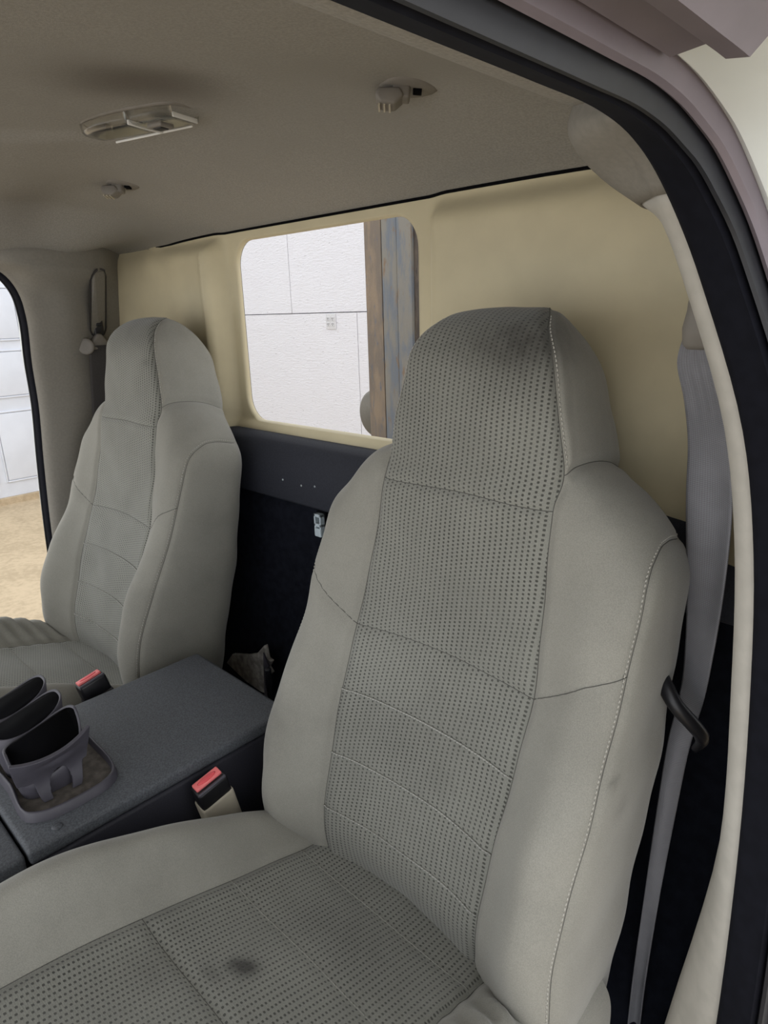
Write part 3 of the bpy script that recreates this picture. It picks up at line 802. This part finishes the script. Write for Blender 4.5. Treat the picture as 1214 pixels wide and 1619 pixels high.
    u = np.concatenate([-Uc[:, :d1 + 1][:, ::-1], Uc[:, 1:d1 + 1]], axis=1); v = np.repeat(Vc[:, None], u.shape[1], 1)
    piece('cushion_insert', cs, 'woven', -1, np.stack([u, v], -1).reshape(-1, 2), 'dotted cushion insert')
    for sgn in (1, -1):
        piece('cushion_bolster', fc[sgn][:, d1:d3 + 1], 'fabric', -sgn)
        piece('cushion_side', fc[sgn][:, d3:d5 + 1], 'fabric', -sgn)
    fr_ = np.concatenate([fc[-1][-1, :d5 + 1][::-1], fc[1][-1, 1:d5 + 1]]) + off
    lo = fr_.copy(); lo[:, 2] = 0.90; lo[:, 1] += 0.01
    piece('cushion_front', np.stack([fr_ - off, lo - off]), 'fabric', -1)
    s2 = MB()
    for sgn in (1, -1): s2.tube(fc[sgn][:, d1][::2] + off, 0.0006, 5)
    s2.tube(cs[crossr[2]] + off, 0.0006, 5)
    o = keep(s2.build('cushion_seam_shade', 'seam', root, True), root); o['kind'] = 'stuff'  # dark tubes put crease shade into the cushion seams
    s3 = MB()
    for k in crossr[:2]:
        m = stitches(cs[k] + off, np.tile(np.array([0, 0, 1.0]), (cs.shape[1], 1)), 0.0046, 0.0044, 0.0008, 0.0004); s3.add(m.V, m.F)
    o = keep(s3.build('cushion_stitching', 'crease_soft', root, True), root); o['kind'] = 'stuff'
    # pedestal under the cushion
    m = MB(); m.box((xc, yo + 0.22, 0.765), (0.40, 0.48, 0.27), None, 0.02)
    keep(m.build('pedestal', 'black', root, True), root)

ds = empty('bucket_seat', (0.46, 0.3, 0.63))
tag(ds, 'large grey cloth bucket seat nearest the camera with dotted insert and stained cushion', 'car seat', 'cab bucket seats')
dst = [((0.50, 0.655, 1.660), (0.080, 0.09, 0.035), 0.55, 2), ((0.54, 0.64, 1.66), (0.05, 0.08, 0.05), 0.30, 2),  # headrest top set darker; bolster and cushion spots are stains
       ((0.235, 0.45, 1.13), (0.045, 0.08, 0.055), 0.36, 3), ((0.42, 0.52, 1.16), (0.11, 0.05, 0.05), 0.22, 2), ((0.52, 0.56, 1.20), (0.07, 0.06, 0.06), 0.20, 2), ((0.44, 0.57, 1.34), (0.10, 0.05, 0.05), 0.18, 2),
       ((0.437, 0.268, 1.02), (0.013, 0.013, 0.03), 1.0, 2), ((0.425, 0.262, 1.02), (0.009, 0.008, 0.03), 0.9, 2), ((0.42, 0.235, 1.02), (0.016, 0.009, 0.03), 0.35, 2), ((0.50, 0.39, 0.99), (0.09, 0.05, 0.03), 0.28, 2), ((0.38, 0.19, 1.04), (0.03, 0.02, 0.03), 0.22, 2),
       ((0.70, 0.56, 1.20), (0.02, 0.012, 0.01), 0.4, 2), ((0.71, 0.55, 1.235), (0.01, 0.008, 0.006), 0.5, 2)]
build_seat(ds, 0.46, 0.0, +1, dst)
ps = empty('bucket_seat', (-0.46, 0.317, 0.63))
tag(ps, 'far grey cloth bucket seat between the black console and the far door opening', 'car seat', 'cab bucket seats')
pst = [((-0.44, 0.655, 1.665), (0.10, 0.08, 0.03), 0.30, 2), ((-0.37, 0.665, 1.61), (0.012, 0.03, 0.008), 0.3, 2), ((-0.245, 0.60, 1.24), (0.02, 0.014, 0.006), 0.5, 2)]
build_seat(ps, -0.46, 0.017, -1, pst)
# belt guide hook on the driver seat
bgp = cr(np.array([(0.692, 0.690, 1.300), (0.706, 0.668, 1.293), (0.722, 0.660, 1.278), (0.738, 0.668, 1.258), (0.746, 0.680, 1.240), (0.744, 0.692, 1.222), (0.736, 0.70, 1.205)]), 5)
o = MB().tube(bgp, list(np.interp(np.linspace(0, 1, len(bgp)), [0, .2, .7, 1], [0.006, 0.009, 0.008, 0.004])), 10).build('belt_guide', 'black', ds, True); keep(o, ds); o['label'] = 'black plastic belt guide hook'

# ================================================================== CONSOLE
con = empty('center_console', (0, 0.3, 0.63)); tag(con, 'black grained plastic console box between the two seats', 'console')
TZ = 1.066
x0, x1 = -0.143, 0.147; y0, y1 = 0.150, 0.560
m = MB(); m.box(((x0 + x1) / 2, (y0 + y1) / 2, TZ - 0.011), (x1 - x0, y1 - y0, 0.022), None, 0.006)
keep(m.build('lid', 'console', con, True), con)
m = MB(); m.box(((x0 + x1) / 2, (y0 + y1) / 2 + 0.002, 0.84), (x1 - x0 - 0.006, y1 - y0 - 0.006, 0.40), None, 0.006)
keep(m.build('body', 'console_dark', con, True), con)
m = MB(); m.prism([((x0 + 0.004), y0 - 0.003, TZ - 0.004), ((x0 + 0.004), y0 - 0.30, TZ - 0.030), ((x0 + 0.004), y0 - 0.30, 0.66), ((x0 + 0.004), y0 - 0.003, 0.66)], (1, 0, 0), x1 - x0 - 0.008)
keep(m.build('front_section', 'console', con, False, 0.006), con)
m = MB(); V, F = lathe([(0.001, 0.0022), (0.005, 0.0022), (0.0068, 0.0010), (0.007, 0.0)], 20); m.add([Vector(v) + Vector((0.128, 0.192, TZ)) for v in V], F)
keep(m.build('screw_cap', 'console', con, True), con)

# cup holder standing on the console lid
ch = empty('cup_holder', (0.0, 0.23, TZ)); tag(ch, 'black plastic cup holder with three oval slots standing on the console lid', 'cup holder')
def oval(cx, cy, hx, hy, z, n=40, p=2.6):
    return [(cx + hx * math.copysign(abs(math.cos(a)) ** (2 / p), math.cos(a)), cy + hy * math.copysign(abs(math.sin(a)) ** (2 / p), math.sin(a)), z) for a in [2 * math.pi * k / n for k in range(n)]]
def superring(cx, cy, hx, hy, z, n=48, p=2.6, zf=None):
    o = oval(cx, cy, hx, hy, 0, n, p); return [(x, y, z + (zf(x, y) if zf else 0)) for x, y, _ in o]
CY = 0.220
zw = lambda x, y: 0.013 * ((y - CY) / 0.05) + 0.010 * ((y - CY) / 0.05) ** 2
for i, cx_ in enumerate((0.036, -0.026, -0.088)):
    secs = []
    hx, hy = 0.032, 0.050
    for (t, s) in ((0.0, 0.80), (0.02, 0.88), (0.045, 0.95), (0.074, 1.0)):
        secs.append(superring(cx_, CY, hx * s, hy * s, TZ + 0.004 + t * (1.0), zf=(lambda x, y, t=t, i=i, cx_=cx_: (zw(x, y) - (0.040 if i == 0 else 0) * max(0, min(1, (x - cx_) / 0.025))) * (t / 0.074))))
    rim_in = [superring(cx_, CY, hx * s, hy * s, TZ + 0.004 + t, zf=(lambda x, y, t=t, i=i, cx_=cx_: (zw(x, y) - (0.040 if i == 0 else 0) * max(0, min(1, (x - cx_) / 0.025))) * (t / 0.074))) for (t, s) in ((0.0752, 0.975), (0.074, 0.93), (0.045, 0.87), (0.01, 0.76))]
    secs += rim_in[:2]
    keep(loft('slot_shade', rim_in[1:] + [superring(cx_, CY, 0.001, 0.001, TZ + 0.014)], 'dark', ch, True, True), ch)  # near-black inner face paints in the shade inside each slot
    o = loft('cup_slot', secs, 'cup', ch, True, False); keep(o, ch)
# base tray: raised rim round a dusty floor
rim = [(0.012, 0.172), (0.086, 0.168), (0.100, 0.180), (0.108, 0.200), (0.109, 0.245), (0.104, 0.272), (0.088, 0.290), (0.0, 0.298), (-0.12, 0.292), (-0.132, 0.28), (-0.132, 0.185), (-0.12, 0.172)]
rc = cr(np.array([(x, y, 0) for x, y in rim + rim[:1]]), 5)[:-1]
ctr = rc.mean(0)
def off_rim(d):
    v = rc - ctr; L = np.linalg.norm(v, axis=1, keepdims=True); return ctr + v * (1 - d / L)
secs = [[(x, y, TZ + 0.0003) for x, y, _ in off_rim(-0.003)], [(x, y, TZ + 0.012) for x, y, _ in off_rim(0)], [(x, y, TZ + 0.014) for x, y, _ in off_rim(0.002)], [(x, y, TZ + 0.013) for x, y, _ in off_rim(0.004)], [(x, y, TZ + 0.003) for x, y, _ in off_rim(0.006)]]
o = loft('tray_rim', secs, 'cup', ch, True, False); keep(o, ch)
o = mesh('tray_floor', [(x, y, TZ + 0.003) for x, y, _ in off_rim(0.005)], [tuple(range(len(rc)))], 'dust', ch, False); keep(o, ch); o['label'] = 'dusty tray floor'
# curved near wall with two legs and an arch between them
def near_wall():
    nu, nv = 56, 36; V = np.zeros((nv, nu, 3)); keepf = np.ones((nv, nu), bool)
    for j in range(nu):
        u = -1 + 2 * j / (nu - 1)
        topz = TZ + 0.080 + 0.004 * u + 0.009 * abs(u) ** 2
        for i in range(nv):
            t = i / (nv - 1)
            half = 0.053 * (0.66 + 0.34 * (t ** 0.55))
            y = CY - 0.004 + u * half
            z = TZ + 0.004 + t * (topz - TZ - 0.004)
            flare = 0.016 * t ** 2.2 - 0.010 * math.exp(-((t - 0.45) / 0.3) ** 2)
            x = 0.075 + flare * (1 - 0.35 * u * u) - 0.006 * abs(u) ** 2.4 * t
            # hollow under the lip
            x -= 0.005 * math.exp(-((t - 0.82) / 0.07) ** 2) * math.exp(-((u - 0.1) / 0.45) ** 2)
            V[i, j] = (x, y, z)
            if abs(u - 0.15) < 0.33 and t < 0.52 * math.sqrt(max(0, 1 - ((u - 0.15) / 0.33) ** 2)): keepf[i, j] = False
            if u > 0.86 and t < 0.40: keepf[i, j] = False
            if u < -0.58 and t < 0.40 - 0.10 * (u + 0.58): keepf[i, j] = False
    F = []
    for i in range(nv - 1):
        for j in range(nu - 1):
            if keepf[i, j] and keepf[i, j + 1] and keepf[i + 1, j] and keepf[i + 1, j + 1]:
                F.append((i * nu + j, i * nu + j + 1, (i + 1) * nu + j + 1, (i + 1) * nu + j))
    used = sorted({k for f in F for k in f}); mp = {k: n for n, k in enumerate(used)}
    o = mesh('near_wall', V.reshape(-1, 3)[used], [tuple(mp[k] for k in f) for f in F], 'cup', ch, True)
    s = o.modifiers.new('smooth', 'SMOOTH'); s.iterations = 4
    solid(o, 0.005, 0); b = o.modifiers.new('bevel', 'BEVEL'); b.width = 0.001; b.segments = 2; b.limit_method = 'ANGLE'
    keep(o, ch); o['label'] = 'flared near wall with arched cut out'
near_wall()

# ================================================================== BUCKLES
def buckle(name, label, loc, rot, sleeve_mat, sleeve_len):
    r = empty(name, loc); r.rotation_euler = rot; tag(r, label, 'seat belt buckle', 'seat belt buckles')
    # local: z up along the buckle, y long side of the mouth, x thin side
    m = MB(); m.box((0, 0, -0.018), (0.026, 0.050, 0.038), None, 0.005); m.build('housing', 'black', r, True)
    m = MB(); m.box((-0.004, 0, 0.002), (0.015, 0.043, 0.006), None, 0.002); b = m.build('release_button', 'red', r, True)
    m = MB(); V, F = lathe([(0.001, 0.0009), (0.005, 0.0009), (0.006, 0.0)], 20); m.add([Vector((v[0] * 0.8 - 0.004, v[1] * 2.6, v[2] + 0.005)) for v in V], F); m.build('button_recess', plain('button_dark_red', (226, 88, 94), 0.5), b, True)
    m = MB(); m.box((0.010, 0.0, 0.000), (0.004, 0.046, 0.005), None, 0.0015); m.build('mouth_lip', 'cup', r, True)
    m = MB(); m.box((0.0, 0, -0.030 - sleeve_len / 2), (0.030, 0.054, sleeve_len), None, 0.006); m.build('sleeve', sleeve_mat, r, True)
    return r
buckle('belt_buckle', 'red button buckle in a beige sleeve between console and near seat', (0.178, 0.385, 1.045), (math.radians(14), math.radians(8), 0), 'beige', 0.11)
buckle('belt_buckle', 'red button black buckle standing between console and far seat', (-0.185, 0.368, 1.077), (math.radians(12), math.radians(-6), 0), 'black', 0.10)

# ================================================================== DRIVER BELT
db = empty('driver_seat_belt', (0.72, 0.68, 1.68)); tag(db, 'grey webbing seat belt hanging from the near door pillar', 'seat belt')
Lp = [(0.689, 0.665, 1.668), (0.676, 0.690, 1.640), (0.679, 0.712, 1.600), (0.684, 0.722, 1.555), (0.688, 0.722, 1.500), (0.693, 0.722, 1.450), (0.700, 0.722, 1.390), (0.705, 0.722, 1.33), (0.708, 0.718, 1.27), (0.706, 0.70, 1.20), (0.706, 0.69, 1.12), (0.706, 0.68, 1.0), (0.706, 0.67, 0.86), (0.706, 0.67, 0.72)]
Rp = [(0.712, 0.662, 1.668), (0.722, 0.666, 1.640), (0.731, 0.675, 1.600), (0.739, 0.682, 1.555), (0.744, 0.690, 1.500), (0.745, 0.695, 1.450), (0.744, 0.70, 1.390), (0.741, 0.705, 1.33), (0.737, 0.708, 1.27), (0.730, 0.70, 1.20), (0.726, 0.695, 1.12), (0.724, 0.68, 1.0), (0.722, 0.67, 0.86), (0.722, 0.67, 0.72)]
L2, R2 = cr(np.array(Lp), 6), cr(np.array(Rp), 6)
nu = 15; G = np.zeros((len(L2), nu, 3)); uv = np.zeros((len(L2), nu, 2))
sv = np.concatenate([[0], np.cumsum(np.linalg.norm(np.diff(L2, axis=0), axis=1))])
for j in range(nu):
    t = j / (nu - 1); G[:, j] = L2 * (1 - t) + R2 * t
    z = G[:, j, 2]
    G[:, j, 1] += 0.006 * np.sin(t * math.pi) * np.cos((z - 1.5) * 9) - 0.004 * np.sin(t * 2 * math.pi) * np.exp(-((z - 1.46) / 0.08) ** 2)
    # gathered pleats just under the ring
    G[:, j, 1] += 0.0022 * np.sin(t * math.pi * 9) * np.exp(-((z - 1.64) / 0.05) ** 2)
    uv[:, j, 0] = t * 0.047; uv[:, j, 1] = sv
o = grid_mesh('webbing', G, 'webbing', db, uv.reshape(-1, 2)); solid(o, 0.0014, 0); keep(o, db)
secs = []
for (z, cx_, hx, hy) in ((1.655, 0.706, 0.012, 0.010), (1.660, 0.707, 0.017, 0.016), (1.675, 0.709, 0.020, 0.020), (1.690, 0.710, 0.018, 0.020), (1.698, 0.711, 0.019, 0.019), (1.712, 0.713, 0.017, 0.017), (1.722, 0.716, 0.010, 0.011), (1.725, 0.717, 0.003, 0.004)):
    secs.append(superring(cx_, 0.664, hx, hy, z, 24, 2.4))
keep(loft('anchor_cover', secs, 'greyplastic', db), db)

# ================================================================== PASSENGER BELT
pb = empty('passenger_seat_belt', (-0.75, 0.70, 1.63)); tag(pb, 'dark webbing seat belt with grey slider cover on the far door pillar', 'seat belt')
def wx(z, y):   # surface of the far pillar trim near the belt (x)
    X = np.interp(z, [e[0] for e in EDGE], [e[1] for e in EDGE]); return -(X - 0.026)
PY = 0.705
bpts = []
def belt2(z): return float(wx(z, 0) + 0.016)
zs_ = np.linspace(1.635, 0.85, 24); G = np.zeros((24, 8, 3))
for i, z in enumerate(zs_):
    for j in range(8):
        t = j / 7; G[i, j] = (max(px_at(0.70, z), px_at(0.67, z)) + 0.012 + 0.010 * t, PY - 0.018 - 0.07 * (1.635 - z) * 0.5 + 0.046 * t, z)
uvb = np.stack([np.tile(np.linspace(0, .047, 8), (24, 1)), np.repeat(np.linspace(0, .8, 24)[:, None], 8, 1)], -1).reshape(-1, 2)
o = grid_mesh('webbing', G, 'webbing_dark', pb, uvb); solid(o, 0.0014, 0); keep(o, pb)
# slider track, slider, anchor ring and cover
def plate(name, poly_yz, x, th, mat, parent, bev=0.0):
    m = MB(); m.prism([(x, y, z) for y, z in poly_yz], (1, 0, 0), th); return keep(m.build(name, mat, parent, False, bev), pb)
def stad(yc, z0, z1, r, n=10, lean=0.0):
    P = [(yc + r * math.cos(a) + lean, z1 - r + r * math.sin(a)) for a in np.linspace(0, math.pi, n)] + [(yc + r * math.cos(a), z0 + r + r * math.sin(a)) for a in np.linspace(math.pi, 2 * math.pi, n)]
    return P
pv = Matrix.Identity(4)
tr_o = stad(0.722, 1.652, 1.812, 0.026); tr_i = stad(0.722, 1.656, 1.808, 0.0222)
def onwall(P, lift): return [(px_at(y, z) + 0.003 + lift, y, z) for y, z in P]
m = MB(); n = len(tr_o); m.add([Vector(p) for p in onwall(tr_o, 0.0)] + [Vector(p) for p in onwall(tr_o, 0.004)] + [Vector(p) for p in onwall(tr_i, 0.004)] + [Vector(p) for p in onwall(tr_i, 0.0)], [(a * n + k, a * n + (k + 1) % n, (a + 1) * n + (k + 1) % n, (a + 1) * n + k) for a in range(3) for k in range(n)])
keep(m.build('slider_track', 'webbing_dark', pb, False), pb)
m = MB(); m.add([Vector(p) for p in onwall(tr_i, 0.0015)], [tuple(range(n))]); keep(m.build('track_cover', 'pillar', pb, False), pb)
m = MB(); XA = px_at(0.722, 1.676)
m.box((XA + 0.006, 0.722, 1.676), (0.012, 0.024, 0.036), None, 0.003); m.box((XA + 0.013, 0.722, 1.684), (0.008, 0.016, 0.008), None, 0.002); keep(m.build('slider', 'black', pb, True), pb)
V, F = lathe([(0.012, 0), (0.019, 0.0), (0.020, 0.003), (0.018, 0.006), (0.012, 0.006)], 28); Rm = Vector((0.8, -0.6, 0.05)).to_track_quat('Z', 'Y').to_matrix()
keep(MB().add([Rm @ Vector(v) + Vector((px_at(0.69, 1.632) + 0.014, 0.682, 1.634)) for v in V], F).build('anchor_ring', 'greyplastic', pb, True), pb)
XB = px_at(0.715, 1.64) + 0.010
m = MB(); m.prism([(XB, 0.692, 1.625), (XB, 0.735, 1.622), (XB, 0.742, 1.632), (XB, 0.722, 1.662), (XB, 0.712, 1.664), (XB, 0.692, 1.642)], (1, 0, 0), 0.020)
keep(m.build('anchor_cover', 'greyplastic', pb, False, 0.006), pb)

# ================================================================== HEADLINER FITTINGS
# dome lamp
dl = empty('dome_light', (0.0, 0.50, 1.95)); tag(dl, 'clear lensed dome lamp on the headliner middle', 'dome light')
z_c = lambda x, y: float(ceil_z(np.array(x), np.array(y)))
ang = math.atan2(0.050, 0.185)
ca, sa = math.cos(ang), math.sin(ang)
def dpt(u, v, dz):
    x = 0.004 + u * ca - v * sa; y = 0.498 + u * sa + v * ca; return (x, y, z_c(0.004 + u * ca, 0.498 + u * sa) + 0.004 - dz)
outl = [(-0.105, 0.0), (-0.092, -0.024), (-0.04, -0.038), (0.04, -0.038), (0.088, -0.030), (0.098, -0.010), (0.098, 0.012), (0.088, 0.030), (0.04, 0.036), (-0.04, 0.036), (-0.092, 0.022)]
oc = cr(np.array([(u, v, 0) for u, v in outl + outl[:1]]), 4)[:-1, :2]
secs = [[dpt(u, v, -0.006) for u, v in oc], [dpt(u, v, 0.002) for u, v in oc], [dpt(u * 0.97, v * 0.94, 0.004) for u, v in oc], [dpt(u * 0.93, v * 0.88, 0.004) for u, v in oc], [dpt(u * 0.92, v * 0.86, 0.001) for u, v in oc]]
keep(loft('bezel', secs, 'greyplastic', dl, True, False), dl)
keep(mesh('reflector', [dpt(u * 0.93, v * 0.88, 0.002) for u, v in oc], [tuple(range(len(oc)))], plain('lamp_reflector', (232, 230, 224), 0.35, 0.04, 30, metallic=0.1), dl, False), dl)
def dbox(name, u, v, dz, su, sv_, sz, mat, bev=0.002):
    m = MB(); m.box(dpt(u, v, dz), (su, sv_, sz), Matrix.Rotation(ang, 3, 'Z'), bev); return keep(m.build(name, mat, dl, True), dl)
for (u0, u1, nm) in ((-0.092, 0.008, 'map_lens'), (0.012, 0.084, 'dome_lens')):
    m = MB(); P = []
    N_ = 12
    secs = []
    for k in range(N_ + 1):
        u = u0 + (u1 - u0) * k / N_; hv = 0.032 * (1 - 0.45 * max(0, (abs(u) - 0.05) / 0.055) ** 1.5)
        secs.append([dpt(u, hv * s, 0.003 + 0.014 * (1 - s ** 6) ** 0.5) for s in np.linspace(-1, 1, 17)])
    o = loft(nm, secs, 'lens', dl, False, False); solid(o, 0.0015, 0); keep(o, dl)
dbox('lens_rib', 0.010, 0.0, 0.015, 0.003, 0.060, 0.006, 'rib_white', 0.001); dbox('lens_rib', 0.083, 0.0, 0.013, 0.0025, 0.044, 0.006, 'rib_white', 0.001)
dbox('lens_rib', -0.01, 0.031, 0.016, 0.15, 0.0025, 0.003, 'rib_white', 0.001)
dbox('switch', 0.040, -0.002, 0.017, 0.026, 0.024, 0.008, 'greyplastic'); dbox('switch_rocker', 0.040, -0.002, 0.0205, 0.016, 0.015, 0.004, 'black')
dbox('bulb_socket', -0.03, 0.006, 0.009, 0.050, 0.010, 0.008, 'black'); dbox('bulb_clip', -0.074, -0.006, 0.008, 0.040, 0.010, 0.006, 'black')

def hook(name, x, y, label, side):
    z = z_c(x, y) + 0.004
    r = empty(name, (x, y, z)); tag(r, label, 'coat hook', 'headliner hooks')
    # pointed oval base plate
    pts_ = [(-0.032, 0.0), (-0.014, -0.024), (0.014, -0.024), (0.040, 0.0), (0.014, 0.024), (-0.014, 0.024)]
    pc = cr(np.array([(u, v, 0) for u, v in pts_ + pts_[:1]]), 3)[:-1, :2]
    loft('base_plate', [[(u, v, 0.012) for u, v in pc], [(u, v, -0.004) for u, v in pc], [(u * 0.86, v * 0.82, -0.008) for u, v in pc]], 'greyplastic', r)
    m = MB(); m.box((-0.004, 0, -0.013), (0.020, 0.020, 0.014), None, 0.003); m.build('stem', 'greyplastic', r, True)
    m = MB(); m.prism([(-0.030, -0.013, -0.012), (-0.006, -0.013, -0.010), (0.0, -0.013, -0.018), (-0.010, -0.013, -0.028), (-0.026, -0.013, -0.028), (-0.033, -0.013, -0.020)], (0, 1, 0), 0.026); h = m.build('hook_tip', 'greyplastic', r, False, 0.003)
    for k in range(3): MB().box((-0.0275 + 0.006 * k, 0, -0.0288), (0.002, 0.020, 0.002)).build('grip_rib', 'beige', h)
    m = MB(); m.box((0.014, 0, -0.009), (0.010, 0.012, 0.004), None, 0.001); m.build('screw_recess', 'dark', r, True)
    e_ = 0.03; gx = (z_c(x + e_, y) - z_c(x - e_, y)) / (2 * e_); gy = (z_c(x, y + e_) - z_c(x, y - e_)) / (2 * e_)
    nz = Vector((-gx, -gy, 1)).normalized(); tx = Vector((math.cos(0.75), math.sin(0.75), 0)); tx = (tx - nz * tx.dot(nz)).normalized(); ty = nz.cross(tx)
    r.rotation_euler = Matrix((tx, ty, nz)).transposed().to_euler()
    return r
hook('coat_hook', 0.368, 0.632, 'grey plastic hook on the headliner near the camera side', 1)
hook('coat_hook', -0.36, 0.640, 'grey plastic hook on the headliner above the far seat', -1)

# ================================================================== BEHIND THE SEATS
sc = [(-0.265, 0.735, 0.87), (-0.17, 0.735, 0.865), (-0.185, 0.735, 0.905), (-0.155, 0.735, 0.935), (-0.166, 0.735, 0.945), (-0.152, 0.735, 0.965), (-0.166, 0.735, 0.967), (-0.172, 0.735, 0.998), (-0.205, 0.735, 0.965), (-0.25, 0.735, 0.945), (-0.31, 0.735, 0.925), (-0.34, 0.735, 0.89)]
m = MB(); m.prism(sc, (0.2, 1, 0.1), 0.010)
o = m.build('torn_scrap', 'scrap', None, False, 0.002)
tag(o, 'torn dusty triangular scrap standing behind the console', 'scrap')
m = MB(); m.prism([(-0.178, 0.730, 0.86), (-0.160, 0.730, 0.86), (-0.150, 0.730, 0.96), (-0.166, 0.730, 0.985)], (0.2, -1, 0.1), 0.004); m.build('clear_edge', 'cup', o)
hs = MB(); pts_ = [(-0.02, 0.655, 0.70), (-0.02, 0.655, 0.80), (-0.03, 0.65, 0.90), (-0.036, 0.648, 0.99), (-0.036, 0.648, 1.032)]
pp = cr(np.array(pts_), 18)
hs.tube(pp, [0.0058 + 0.0012 * (k % 2) for k in range(len(pp))], 10)
o = hs.build('ribbed_tube', 'rubber_edge', None, True); tag(o, 'thin black ribbed tube standing up beside the near seat back', 'tube')
